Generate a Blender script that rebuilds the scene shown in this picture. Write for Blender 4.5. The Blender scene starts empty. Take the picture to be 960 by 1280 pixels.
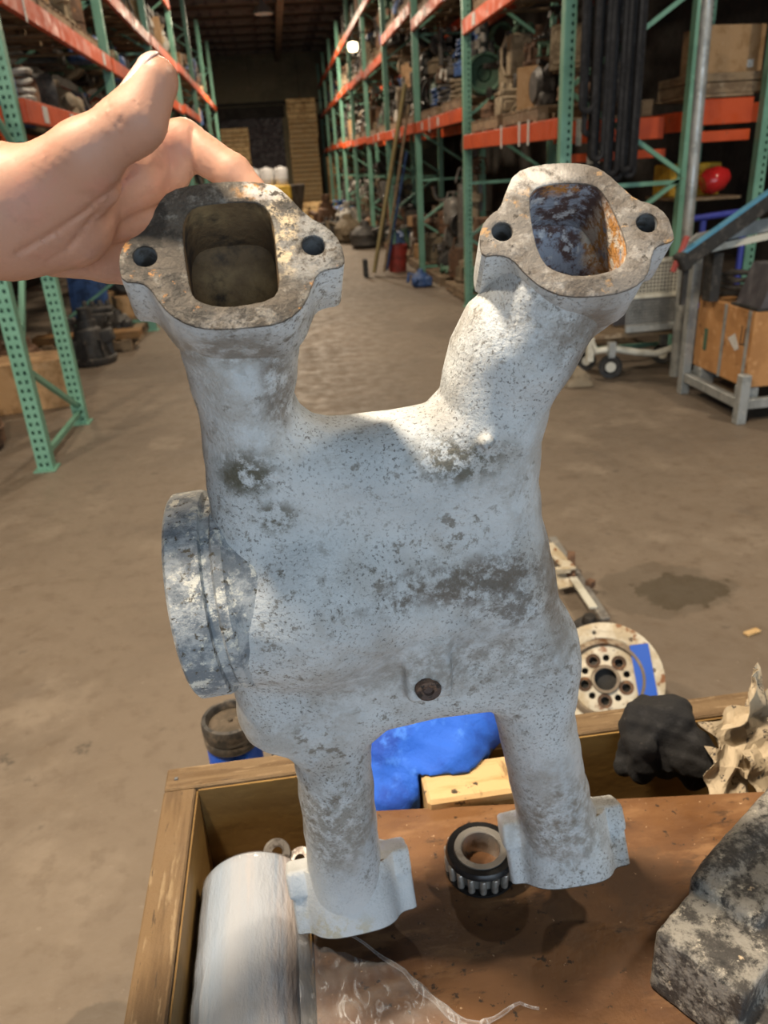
import bpy, bmesh, math, random
import numpy as np
from mathutils import Vector, Matrix
random.seed(7); np.random.seed(7)
S = bpy.context.scene
COL = S.collection
# ------------------------------------------------------------------ camera
F = 961.0                       # focal length in pixels of the 960x1280 frame
_p, _r, _y = math.radians(24.3), math.radians(3.5), 0.1074
FW = np.array([math.sin(_y)*math.cos(_p), math.cos(_y)*math.cos(_p), -math.sin(_p)])
_rt = np.array([math.cos(_y), -math.sin(_y), 0.0]); _up = np.cross(_rt, FW)
CR = math.cos(_r)*_rt - math.sin(_r)*_up
CU = math.cos(_r)*_up + math.sin(_r)*_rt
CP = np.array([0.0, 0.0, 1.55])
cam = bpy.data.objects.new('camera', bpy.data.cameras.new('camera')); COL.objects.link(cam)
cam.matrix_world = Matrix(((CR[0], CU[0], -FW[0], CP[0]), (CR[1], CU[1], -FW[1], CP[1]), (CR[2], CU[2], -FW[2], CP[2]), (0, 0, 0, 1)))
cam.data.sensor_fit = 'VERTICAL'; cam.data.sensor_height = 36.0; cam.data.sensor_width = 27.0
cam.data.lens = 36.0*F/1280.0; cam.data.clip_start = 0.02; cam.data.clip_end = 200
cam.data.dof.use_dof = True; cam.data.dof.focus_distance = 0.54; cam.data.dof.aperture_fstop = 11.0
S.camera = cam
# ------------------------------------------------------------------ light
w = bpy.data.worlds.new('world'); S.world = w; w.use_nodes = True
w.node_tree.nodes['Background'].inputs[0].default_value = (0.74, 0.88, 1.0, 1)
w.node_tree.nodes['Background'].inputs[1].default_value = 0.36
S.view_settings.view_transform = 'Standard'; S.view_settings.look = 'None'
S.view_settings.exposure = -0.5; S.view_settings.gamma = 1.0; S.view_settings.use_curve_mapping = False
LAMPS = [  # high bay lamps: x, y, z, watts, radius
    (-0.75, 0.50, 3.95, 250, 0.13),
    (-3.1, 1.2, 5.10, 270, 0.20),
    (0.3, 8.2, 5.10, 250, 0.20),
    (0.2, 15.0, 5.10, 300, 0.20),
    (3.9, 1.6, 5.10, 220, 0.20),
    (0.2, 22.8, 5.10, 850, 0.20),
]
LAMP_COL = (1.0, 0.83, 0.62)
FILL_W = 560
# ------------------------------------------------------------------ helpers
def ray(px, py): return FW + CR*((px-480)/F) - CU*((py-640)/F)
def P(px, py, d): return CP + ray(px, py)*d
def G(px, py, z=0.0):
    v = ray(px, py); return CP + v*((z-CP[2])/v[2])
def onY(px, py, Y):
    v = ray(px, py); return CP + v*(Y/v[1])
def nrm(v): v = np.asarray(v, float); return v/np.linalg.norm(v)

def tag(o, label=None, cat=None, group=None, kind=None):
    if label: o['label'] = label
    if cat: o['category'] = cat
    if group: o['group'] = group
    if kind: o['kind'] = kind
    return o
def thing(name, label, cat, loc=(0, 0, 0), group=None, rz=0.0):
    o = bpy.data.objects.new(name, None); COL.objects.link(o)
    o.location = tuple(float(a) for a in loc); o.rotation_euler = (0, 0, rz); o.empty_display_size = 0.05
    return tag(o, label, cat, group)
def link(name, me, parent=None):
    o = bpy.data.objects.new(name, me); COL.objects.link(o); o.parent = parent; return o

class MB:
    """collects verts / faces; build() links them as one mesh object"""
    def __init__(s): s.v = []; s.f = []; s.mi = []; s.cur = 0
    def add(s, vs, fs):
        b = len(s.v); s.v += [tuple(float(c) for c in v) for v in vs]
        s.f += [tuple(i+b for i in f) for f in fs]; s.mi += [s.cur]*len(fs); return s
    def slot(s, i): s.cur = i; return s
    def box(s, lo, hi, ch=0.0):
        (x0, y0, z0), (x1, y1, z1) = lo, hi
        return s.obox(((x0+x1)/2, (y0+y1)/2, (z0+z1)/2), (1, 0, 0), (0, 1, 0), ((x1-x0)/2, (y1-y0)/2, (z1-z0)/2), ch)
    def obox(s, c, ax, ay, h, ch=0.0):
        c = np.array(c, float); ax = nrm(ax); ay = np.array(ay, float); ay = nrm(ay-ax*(ay@ax)); az = np.cross(ax, ay)
        hx, hy, hz = h
        if ch <= 0:
            vs = [c+ax*hx*i+ay*hy*j+az*hz*k for i in (-1, 1) for j in (-1, 1) for k in (-1, 1)]
            return s.add(vs, [(0, 1, 3, 2), (4, 6, 7, 5), (0, 4, 5, 1), (2, 3, 7, 6), (0, 2, 6, 4), (1, 5, 7, 3)])
        ch = min(ch, hx*.9, hy*.9, hz*.9)
        vs = []; idx = {}
        for i in (-1, 1):
            for j in (-1, 1):
                for k in (-1, 1):
                    for a in range(3):
                        e = [hx, hy, hz]
                        e = [e[q]-(0 if q == a else ch) for q in range(3)]
                        idx[i, j, k, a] = len(vs); vs.append(c+ax*e[0]*i+ay*e[1]*j+az*e[2]*k)
        fs = []
        for sg in (-1, 1):
            q = [(sg, -1, -1), (sg, 1, -1), (sg, 1, 1), (sg, -1, 1)]; q = q if sg > 0 else q[::-1]
            fs.append(tuple(idx[a+(0,)] for a in q))
            q = [(-1, sg, -1), (-1, sg, 1), (1, sg, 1), (1, sg, -1)]; q = q if sg > 0 else q[::-1]
            fs.append(tuple(idx[a+(1,)] for a in q))
            q = [(-1, -1, sg), (1, -1, sg), (1, 1, sg), (-1, 1, sg)]; q = q if sg > 0 else q[::-1]
            fs.append(tuple(idx[a+(2,)] for a in q))
        for i in (-1, 1):
            for j in (-1, 1):
                fs.append((idx[i, j, -1, 0], idx[i, j, -1, 1], idx[i, j, 1, 1], idx[i, j, 1, 0]))
                fs.append((idx[i, -1, j, 0], idx[i, 1, j, 0], idx[i, 1, j, 2], idx[i, -1, j, 2]))
                fs.append((idx[-1, i, j, 1], idx[1, i, j, 1], idx[1, i, j, 2], idx[-1, i, j, 2]))
                for k in (-1, 1): fs.append((idx[i, j, k, 0], idx[i, j, k, 1], idx[i, j, k, 2]))
        return s.add(vs, fs)
    def bar(s, a, b, wd, th, up=(0, 0, 1), ch=0.0):
        a = np.array(a, float); b = np.array(b, float); d = nrm(b-a)
        u = np.array(up, float)
        if abs(d@nrm(u)) > .97: u = np.array((1.0, 0, 0))
        sd = nrm(np.cross(d, u))
        return s.obox((a+b)/2, d, sd, (np.linalg.norm(b-a)/2, wd/2, th/2), ch)
    def tube(s, pts, r, n=10, closed=False, cap=True):
        pts = [np.array(p, float) for p in pts]; m = len(pts)
        rs = r if hasattr(r, '__len__') else [r]*m
        vs = []; prev = None
        for i, p in enumerate(pts):
            t = nrm((pts[(i+1) % m] if (i < m-1 or closed) else p) - (pts[i-1] if (i > 0 or closed) else p))
            if prev is None:
                u = np.cross(t, (0, 0, 1)); u = u if np.linalg.norm(u) > .1 else np.cross(t, (1, 0, 0))
            else: u = prev-t*(prev@t)
            u = nrm(u); prev = u; v = np.cross(t, u)
            for k in range(n):
                a = 2*math.pi*k/n; vs.append(p+(u*math.cos(a)+v*math.sin(a))*rs[i])
        fs = []
        for i in range(m if closed else m-1):
            j = (i+1) % m
            for k in range(n):
                l = (k+1) % n; fs.append((i*n+k, i*n+l, j*n+l, j*n+k))
        if cap and not closed:
            fs.append(tuple(range(n-1, -1, -1))); fs.append(tuple((m-1)*n+k for k in range(n)))
        return s.add(vs, fs)
    def lathe(s, prof, n=24, c=(0, 0, 0), ax=(0, 0, 1), closed=False):
        """profile of (radius, height) turned about ax through c"""
        c = np.array(c, float); az = nrm(ax); u = np.cross(az, (0, 1, 0)); u = nrm(u if np.linalg.norm(u) > .1 else np.cross(az, (1, 0, 0))); v = np.cross(az, u)
        vs = [c+az*h+(u*math.cos(2*math.pi*k/n)+v*math.sin(2*math.pi*k/n))*max(r, 1e-5) for r, h in prof for k in range(n)]
        m = len(prof); fs = []
        for i in range(m if closed else m-1):
            j = (i+1) % m
            for k in range(n):
                l = (k+1) % n; fs.append((i*n+k, i*n+l, j*n+l, j*n+k))
        return s.add(vs, fs)
    def prism(s, poly, d):
        """closed polygon of 3-D points pushed along d"""
        n = len(poly); d = np.array(d, float)
        vs = [np.array(p, float) for p in poly]; vs = vs+[p+d for p in vs]
        return s.add(vs, [tuple(range(n))[::-1], tuple(range(n, 2*n))]+[(i, (i+1) % n, n+(i+1) % n, n+i) for i in range(n)])
    def mesh(s, name, mats, smooth=False, off=None):
        v = np.array(s.v)
        if off is not None: v = v-np.array(off)
        me = bpy.data.meshes.new(name); me.from_pydata(v.tolist(), [], s.f)
        for m in (mats if isinstance(mats, (list, tuple)) else [mats]): me.materials.append(m)
        me.polygons.foreach_set('material_index', s.mi)
        bm = bmesh.new(); bm.from_mesh(me); bmesh.ops.recalc_face_normals(bm, faces=bm.faces); bm.to_mesh(me); bm.free()
        if smooth:
            me.polygons.foreach_set('use_smooth', [True]*len(me.polygons))
            if smooth != 'all': me.set_sharp_from_angle(angle=math.radians(38))
        me.update(); return me
    def build(s, name, mats, parent=None, smooth=False):
        off = None
        if parent is not None:
            q = parent; off = np.zeros(3)
            while q is not None: off = off+np.array(q.location); q = q.parent
        return link(name, s.mesh(name, mats, smooth, off), parent)
def local(mb, name, mats, parent, smooth=False):      # verts already in the parent's own space
    return link(name, mb.mesh(name, mats, smooth), parent)
def copy_tree(o, parent=None):
    c = o.copy(); COL.objects.link(c)
    if parent is not None: c.parent = parent
    for ch in o.children: copy_tree(ch, c)
    return c

# ------------------------------------------------------------------ materials
class NT:
    def __init__(s, m): s.t = m.node_tree; s.n = s.t.nodes; s.l = s.t.links
    def node(s, typ, **kw):
        n = s.n.new(typ)
        for k, v in kw.items(): setattr(n, k, v)
        return n
    def put(s, sock, v):
        if hasattr(v, 'is_output') or isinstance(v, bpy.types.NodeSocket): s.l.new(v, sock)
        else: sock.default_value = v
    def math(s, op, a, b=None, clamp=False):
        n = s.node('ShaderNodeMath', operation=op, use_clamp=clamp); s.put(n.inputs[0], a)
        if b is not None: s.put(n.inputs[1], b)
        return n.outputs[0]
    def vmath(s, op, a, b=None):
        n = s.node('ShaderNodeVectorMath', operation=op); s.put(n.inputs[0], a)
        if b is not None: s.put(n.inputs[1], b)
        return n.outputs[1] if op in ('LENGTH', 'DISTANCE') else n.outputs[0]
    def noise(s, vec, scale, detail=4, rough=.6, dist=0.0):
        n = s.node('ShaderNodeTexNoise'); s.l.new(vec, n.inputs['Vector'])
        n.inputs['Scale'].default_value = scale; n.inputs['Detail'].default_value = detail
        n.inputs['Roughness'].default_value = rough; n.inputs['Distortion'].default_value = dist
        return n.outputs[0]
    def ramp(s, x, a, b, lo=0.0, hi=1.0):
        n = s.node('ShaderNodeMapRange', interpolation_type='SMOOTHSTEP'); s.put(n.inputs[0], x)
        n.inputs[1].default_value = a; n.inputs[2].default_value = b; n.inputs[3].default_value = lo; n.inputs[4].default_value = hi
        return n.outputs[0]
    def mix(s, f, a, b):
        n = s.node('ShaderNodeMix', data_type='RGBA'); s.put(n.inputs[0], f); s.put(n.inputs[6], a); s.put(n.inputs[7], b); return n.outputs[2]
def c4(c): return (c[0], c[1], c[2], 1.0)
MATS = {}
def mat(name, base, layers=(), rough=.6, metal=0.0, bump=0.0, bs=60.0, vary=0.0, coat=0.0, sss=0.0, trans=0.0, alpha=1.0, emit=0.0, sv=None, rvar=.15):
    """layers: (colour, scale, lo, hi[, opts]) laid over the base where noise lies above lo..hi; opts: sv stretch, mask=(scale,lo,hi), at=(x,y,z,rx,ry,rz), det, dist, amt"""
    m = bpy.data.materials.new(name); m.use_nodes = True; t = NT(m); b = t.n['Principled BSDF']
    tc = t.node('ShaderNodeTexCoord').outputs['Object']
    oi = t.node('ShaderNodeObjectInfo').outputs['Random']
    if vary:
        cb = t.node('ShaderNodeCombineXYZ'); t.put(cb.inputs[0], t.math('MULTIPLY', oi, 37.0)); t.put(cb.inputs[1], t.math('MULTIPLY', oi, 91.0))
        tcv = t.vmath('ADD', tc, cb.outputs[0])
    else: tcv = tc
    if sv: tcv = t.vmath('MULTIPLY', tcv, sv)
    col = c4(base)
    if vary:
        hs = t.node('ShaderNodeHueSaturation'); hs.inputs['Color'].default_value = c4(base)
        t.put(hs.inputs['Value'], t.ramp(oi, 0, 1, 1-vary, 1+vary)); col = hs.outputs[0]
    for L in layers:
        c, sc, lo, hi = L[:4]; o = L[4] if len(L) > 4 else {}
        v = t.vmath('MULTIPLY', tcv, o['sv']) if 'sv' in o else tcv
        f = t.ramp(t.noise(v, sc, o.get('det', 5), o.get('rough', .62), o.get('dist', 0.0)), lo, hi)
        if 'mask' in o:
            ms, ml, mh = o['mask']; f = t.math('MULTIPLY', f, t.ramp(t.noise(tcv, ms, 3), ml, mh))
        if 'at' in o:
            x, y, z, rx, ry, rz = o['at']
            q = t.vmath('MULTIPLY', t.vmath('SUBTRACT', tc, (x, y, z)), (1/rx, 1/ry, 1/rz))
            q = t.math('ADD', t.vmath('LENGTH', q), t.math('MULTIPLY', t.math('SUBTRACT', t.noise(tc, o.get('as', 4/max(rx, ry)), 4), .5), o.get('ak', 1.2)))
            f = t.math('MULTIPLY', f, t.ramp(q, o.get('ahi', 1.0), o.get('alo', .8)))
        if 'amt' in o: f = t.math('MULTIPLY', f, o['amt'])
        col = t.mix(f, col, c4(c))
    t.put(b.inputs['Base Color'], col)
    if rvar: t.put(b.inputs['Roughness'], t.ramp(t.noise(tcv, 9.0, 3), .3, .7, max(.03, rough-rvar), min(1, rough+rvar)))
    else: b.inputs['Roughness'].default_value = rough
    b.inputs['Metallic'].default_value = metal; b.inputs['Coat Weight'].default_value = coat
    b.inputs['Subsurface Weight'].default_value = sss; b.inputs['Transmission Weight'].default_value = trans; b.inputs['Alpha'].default_value = alpha
    if sss: b.inputs['Subsurface Radius'].default_value = (.012, .005, .003); b.inputs['Subsurface Scale'].default_value = .6
    if emit: b.inputs['Emission Color'].default_value = c4(base); b.inputs['Emission Strength'].default_value = emit
    if bump:
        bp = t.node('ShaderNodeBump'); bp.inputs['Strength'].default_value = min(1.0, bump*1.0); bp.inputs['Distance'].default_value = .6/bs
        t.put(bp.inputs['Height'], t.noise(tcv, bs, 6, .65)); t.l.new(bp.outputs[0], b.inputs['Normal'])
    MATS[name] = m; return m

# ------------------------------------------------------------------ signed distance modelling
def axes(lo, hi, h):
    g = [np.arange(a, b+h, h, dtype=np.float32) for a, b in zip(lo, hi)]
    return g[0][:, None, None], g[1][None, :, None], g[2][None, None, :]
def cone(X, Y, Z, a, b, r1, r2, k=(1, 1, 1)):
    a = np.array(a, np.float32); ba = np.array(b, np.float32)-a
    px, py, pz = X-a[0], Y-a[1], Z-a[2]
    h = np.clip((px*ba[0]+py*ba[1]+pz*ba[2])/max(float(ba@ba), 1e-9), 0, 1)
    return np.sqrt(((px-h*ba[0])*k[0])**2+((py-h*ba[1])*k[1])**2+((pz-h*ba[2])*k[2])**2)-(r1+(r2-r1)*h)
def smin(a, b, k):
    h = np.clip(.5+.5*(b-a)/k, 0, 1); return b+(a-b)*h-k*h*(1-h)
def smax(a, b, k): return -smin(-a, -b, k)
def rbox(X, Y, Z, c, h, r, A=None):
    px, py, pz = X-c[0], Y-c[1], Z-c[2]
    if A is not None:
        A = np.array(A, np.float32); px, py, pz = (px*A[0, 0]+py*A[0, 1]+pz*A[0, 2]), (px*A[1, 0]+py*A[1, 1]+pz*A[1, 2]), (px*A[2, 0]+py*A[2, 1]+pz*A[2, 2])
    qx, qy, qz = np.abs(px)-h[0]+r, np.abs(py)-h[1]+r, np.abs(pz)-h[2]+r
    return np.sqrt(np.maximum(qx, 0)**2+np.maximum(qy, 0)**2+np.maximum(qz, 0)**2)+np.minimum(np.maximum(qx, np.maximum(qy, qz)), 0)-r
def poly2d(X, Y, pts):
    """signed distance to a closed polygon, negative inside (2-D arrays)"""
    X, Y = np.broadcast_arrays(X, Y); d = np.full(X.shape, 1e9, np.float32); sgn = np.ones(X.shape, np.float32)
    n = len(pts)
    for i in range(n):
        ax, ay = pts[i]; bx, by = pts[i-1]; ex, ey = bx-ax, by-ay; wx, wy = X-ax, Y-ay
        h = np.clip((wx*ex+wy*ey)/(ex*ex+ey*ey+1e-12), 0, 1)
        d = np.minimum(d, (wx-ex*h)**2+(wy-ey*h)**2)
        c1, c2, c3 = Y >= ay, Y < by, ex*wy > ey*wx
        sgn = np.where((c1 & c2 & c3) | (~c1 & ~c2 & ~c3), -sgn, sgn)
    return sgn*np.sqrt(d)
def nets(f, lo, h):
    """surface nets: verts, quads of the zero level"""
    s = f < 0; nx, ny, nz = f.shape
    c = np.zeros((nx-1, ny-1, nz-1), np.int8)
    for i in (0, 1):
        for j in (0, 1):
            for k in (0, 1): c += s[i:nx-1+i, j:ny-1+j, k:nz-1+k]
    act = (c > 0) & (c < 8); I, J, K = np.nonzero(act); idx = np.full(act.shape, -1, np.int64); idx[I, J, K] = np.arange(len(I))
    acc = np.zeros((len(I), 3)); cnt = np.zeros(len(I))
    cor = [(0, 0, 0), (1, 0, 0), (0, 1, 0), (1, 1, 0), (0, 0, 1), (1, 0, 1), (0, 1, 1), (1, 1, 1)]
    for a in range(8):
        for b in range(a+1, 8):
            if sum(abs(cor[a][q]-cor[b][q]) for q in range(3)) != 1: continue
            fa = f[I+cor[a][0], J+cor[a][1], K+cor[a][2]]; fb = f[I+cor[b][0], J+cor[b][1], K+cor[b][2]]
            m = (fa < 0) != (fb < 0); t = np.where(m, fa/np.where(m, fa-fb, 1), 0)
            for q in range(3): acc[:, q] += np.where(m, cor[a][q]+(cor[b][q]-cor[a][q])*t, 0)
            cnt += m
    v = (np.stack([I, J, K], 1)+acc/cnt[:, None])*h+np.array(lo)
    Q = []
    for ax in range(3):
        sl0 = [slice(None)]*3; sl1 = [slice(None)]*3; sl0[ax] = slice(0, -1); sl1[ax] = slice(1, None)
        e = s[tuple(sl0)] != s[tuple(sl1)]; neg = s[tuple(sl0)]
        u, w_ = [(1, 2), (2, 0), (0, 1)][ax]
        ii = np.array(np.nonzero(e)).T
        ok = (ii[:, u] > 0) & (ii[:, w_] > 0) & (ii[:, u] < f.shape[u]-1) & (ii[:, w_] < f.shape[w_]-1); ii = ii[ok]
        def cell(du, dw):
            q = ii.copy(); q[:, u] -= du; q[:, w_] -= dw; return idx[q[:, 0], q[:, 1], q[:, 2]]
        q = np.stack([cell(1, 1), cell(0, 1), cell(0, 0), cell(1, 0)], 1); fl = ~neg[ii[:, 0], ii[:, 1], ii[:, 2]]
        q[fl] = q[fl][:, ::-1]; Q.append(q)
    return v, np.concatenate(Q)
def smesh(name, v, q, mats, parent=None, world=True, smooth=True):
    v = np.asarray(v, float)
    if parent is not None and world: v = v-np.array(parent.location)
    me = bpy.data.meshes.new(name); me.from_pydata(v.tolist(), [], np.asarray(q).tolist())
    for m in (mats if isinstance(mats, (list, tuple)) else [mats]): me.materials.append(m)
    if smooth: me.polygons.foreach_set('use_smooth', [True]*len(me.polygons))
    me.update(); return link(name, me, parent)
def plate(poly, holes, th, bev, frame):
    """flat plate with holes: 2-D outlines in frame (origin, u, v, n); top face at 0, body below along -n; returns verts, faces(with flag top)"""
    cu = bpy.data.curves.new('tmp', 'CURVE'); cu.dimensions = '2D'; cu.fill_mode = 'BOTH'; cu.extrude = th/2-bev; cu.bevel_depth = bev; cu.bevel_resolution = 1; cu.offset = -bev
    for loop in [poly]+list(holes):
        sp = cu.splines.new('POLY'); sp.points.add(len(loop)-1); sp.use_cyclic_u = True
        for p_, q_ in zip(sp.points, loop): p_.co = (q_[0], q_[1], 0, 1)
    o = bpy.data.objects.new('tmp', cu); COL.objects.link(o)
    me = bpy.data.meshes.new_from_object(o.evaluated_get(bpy.context.evaluated_depsgraph_get()))
    bpy.data.objects.remove(o); bpy.data.curves.remove(cu)
    bm = bmesh.new(); bm.from_mesh(me); bmesh.ops.remove_doubles(bm, verts=bm.verts, dist=1e-5); bm.to_mesh(me); bm.free()
    c, u, v, n = [np.array(a, float) for a in frame]
    vs = [c+u*p.co.x+v*p.co.y+n*(p.co.z-th/2) for p in me.vertices]
    fs = [tuple(p.vertices) for p in me.polygons]; top = [p.center.z > th/2-bev*.7 for p in me.polygons]
    bpy.data.meshes.remove(me)
    return vs, fs, top
def smooth_loop(pts, n=2):
    """Chaikin rounding of a closed outline"""
    for _ in range(n):
        q = []
        for i in range(len(pts)):
            a = np.array(pts[i], float); b = np.array(pts[(i+1) % len(pts)], float); q += [a*.75+b*.25, a*.25+b*.75]
        pts = q
    return [tuple(p) for p in pts]
def circle(c, r, n=20): return [(c[0]+r*math.cos(2*math.pi*k/n), c[1]+r*math.sin(2*math.pi*k/n)) for k in range(n)]
# ------------------------------------------------------------------ the warehouse
def struct(name, mb, m): o = mb.build(name, m); o['kind'] = 'structure'; return o
g1 = G(850, 738); g2 = G(100, 712)
floorm = mat('worn_concrete_floor', (.190, .150, .112), [
    ((.150, .118, .088), .55, .42, .62, dict(det=6)), ((.235, .19, .145), 1.7, .52, .68, dict(det=7)), ((.125, .10, .078), 3.2, .56, .72, dict(det=8, amt=.6)),
    ((.14, .105, .075), 14, .50, .66, dict(det=9, amt=.5)), ((.07, .058, .045), 9, .61, .69, dict(det=7, mask=(1.3, .5, .62), amt=.8)), ((.30, .25, .20), 40, .68, .73, dict(det=4, amt=.7)),
    ((.060, .046, .026), 2, .0, .1, dict(at=(g1[0], g1[1], 0, .20, .13, 1), **{'as': 9}, ak=1.6, alo=.80, ahi=.95, amt=.8)),
    ((.085, .068, .048), 2, .0, .1, dict(at=(g1[0]-.06, g1[1]+.02, 0, .30, .20, 1), **{'as': 7}, ak=1.2, alo=.85, ahi=1.0, amt=.45)),
    ((.085, .07, .055), 2, .0, .1, dict(at=(-.52, 1.03, 0, .11, .09, 1), **{'as': 12}, ak=.5, alo=.85, ahi=.95, amt=.6)),
    ((.085, .07, .055), 2, .0, .1, dict(at=(-.62, .86, 0, .15, .08, 1), **{'as': 12}, ak=.5, alo=.85, ahi=.95, amt=.55))], rough=.62, bump=.2, bs=40)
# floor of two slabs; the crack between them closes towards the right
b = MB(); ya, yb = 2.22, 3.37; gp = .006
b.prism([(-4.2, -7.2, -.12), (6.8, -7.2, -.12), (6.8, 5.30, -.12), (-.10, yb, -.12), (-4.2, ya-gp, -.12)], (0, 0, .12))
b.prism([(-4.2, ya, -.12), (-.10, yb, -.12), (6.8, 5.30, -.12), (6.8, 34.2, -.12), (-4.2, 34.2, -.12)], (0, 0, .12))
b.box((-4.2, -7.2, -.14), (6.8, 34.2, -.121))
struct('floor', b, floorm)
wallm = mat('olive_panel_wall', (.22, .19, .12), [((.16, .14, .09), 1.2, .45, .62), ((.26, .22, .15), 3, .55, .7)], rough=.85, bump=.1, bs=8)
darkwall = mat('dark_block_wall', (.05, .042, .036), [((.03, .026, .022), 1.5, .45, .6)], rough=.9)
b = MB(); b.box((-4.2, 34, 0), (6.8, 34.2, 5.9)); wb = struct('wall_back', b, wallm)
x = -4.2; i = 0
while x < 6.7:                                     # upper and lower rows of wall panels
    for z0, z1 in ((0.02, 3.9), (4.0, 5.5)):
        b = MB(); b.box((x+.02, 33.93, z0), (min(x+1.83, 6.78), 33.998, z1), .01); b.build('wall_panel', wallm, wb)
    x += 1.85
b = MB(); b.box((-4.2, 33.88, 3.9), (6.8, 33.928, 4.0)); b.build('wall_girt', darkwall, wb)
b = MB(); b.box((-4.4, -7.2, 0), (-4.2, 34, 5.9)); struct('wall_left', b, darkwall)
b = MB(); b.box((6.8, -7.2, 0), (7.0, 34, 5.9)); struct('wall_right', b, darkwall)
b = MB(); b.box((-4.2, -7.4, 0), (-2.6, -7.2, 5.9)); b.box((5.2, -7.4, 0), (6.8, -7.2, 5.9)); b.box((-2.6, -7.4, 4.6), (5.2, -7.2, 5.9)); struct('wall_front', b, darkwall)  # unseen wall; its opening is added for the fill light
ceilm = mat('dark_roof_deck', (.065, .048, .042), [((.028, .022, .02), 2, .45, .6)], rough=.85)
purl = mat('roof_steel', (.16, .125, .10), [((.05, .04, .035), 3, .5, .65)], rough=.7)
b = MB(); b.box((-4.4, -7.4, 5.75), (7.0, 34.2, 5.9)); ce = struct('ceiling', b, ceilm)
pm = MB(); pm.box((-4.2, -.05, -.16), (6.8, .05, 0)); pme = pm.mesh('purlin', purl)
for k in range(26):
    o = link('purlin', pme, ce); o.location = (0, -6.3+1.6*k, 5.745)
b = MB(); b.box((.55, -7.0, 5.33), (.73, 33.9, 5.58)); b.build('ridge_beam', purl, ce)
# roller door in the end wall
dm = mat('dark_roller_door', (.050, .036, .042), [((.035, .026, .03), 2, .45, .6)], rough=.6)
b = MB(); b.box((-1.9, 33.86, 0), (.60, 33.925, 3.45)); d1 = struct('door_1', b, dm)
for k in range(15):
    b = MB(); b.box((-1.88, 33.83, .02+.225*k), (.58, 33.859, .02+.225*k+.19), .006); b.build('door_slat', dm, d1)
b = MB(); b.box((-2.0, 33.74, 3.455), (.70, 33.925, 3.85)); struct('trim_1', b, darkwall)
# ------------------------------------------------------------------ high bay lamps
lampm = mat('lamp_housing', (.3, .3, .3), rough=.4, metal=.5); glow = mat('lamp_lens', (1.0, .86, .66), emit=6.0, rvar=0)
names = ('over the crate', 'left of the crate near the left wall', 'over the near aisle', 'over the middle aisle', 'right of the crate near the carts', 'over the far aisle')
for (x, y, z, wt, r), nm in zip(LAMPS, names):
    t_ = thing('high_bay_lamp', 'round high bay ceiling lamp '+nm, 'lamp', (x, y, z+.03), 'high bay lamps')
    b = MB(); b.lathe([(.05, .42), (.07, .42), (.08, .25), (.24, .04), (.245, .0), (.23, .0), (.07, .22)], 28); local(b, 'reflector', lampm, t_, True)
    b = MB(); b.lathe([(0, .10), (.11, .10), (.115, .09), (.11, .08), (0, .078)], 20); local(b, 'bulb_lens', glow, t_, True)
    b = MB(); b.tube([(0, 0, .42), (0, 0, 5.745-z-.03)], .012, 8); local(b, 'rod', lampm, t_)
    l = bpy.data.lights.new('lamp_light', 'AREA'); l.shape = 'DISK'; l.size = 2*r; l.energy = wt; l.color = LAMP_COL
    o = bpy.data.objects.new('lamp_light', l); COL.objects.link(o); o.location = (0, 0, -.035); o.parent = t_
# cool fill light added in a made-up door opening behind the camera
l = bpy.data.lights.new('cool_fill', 'AREA'); l.shape = 'RECTANGLE'; l.size = 7.4; l.size_y = 4.4; l.energy = FILL_W; l.color = (.72, .87, 1.0)
o = bpy.data.objects.new('cool_fill', l); COL.objects.link(o); o.location = (1.3, -7.15, 2.35); o.rotation_euler = (math.radians(90), 0, math.radians(180))
o.rotation_euler = Vector((0, 1, 0)).to_track_quat('-Z', 'Z').to_euler()

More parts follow.
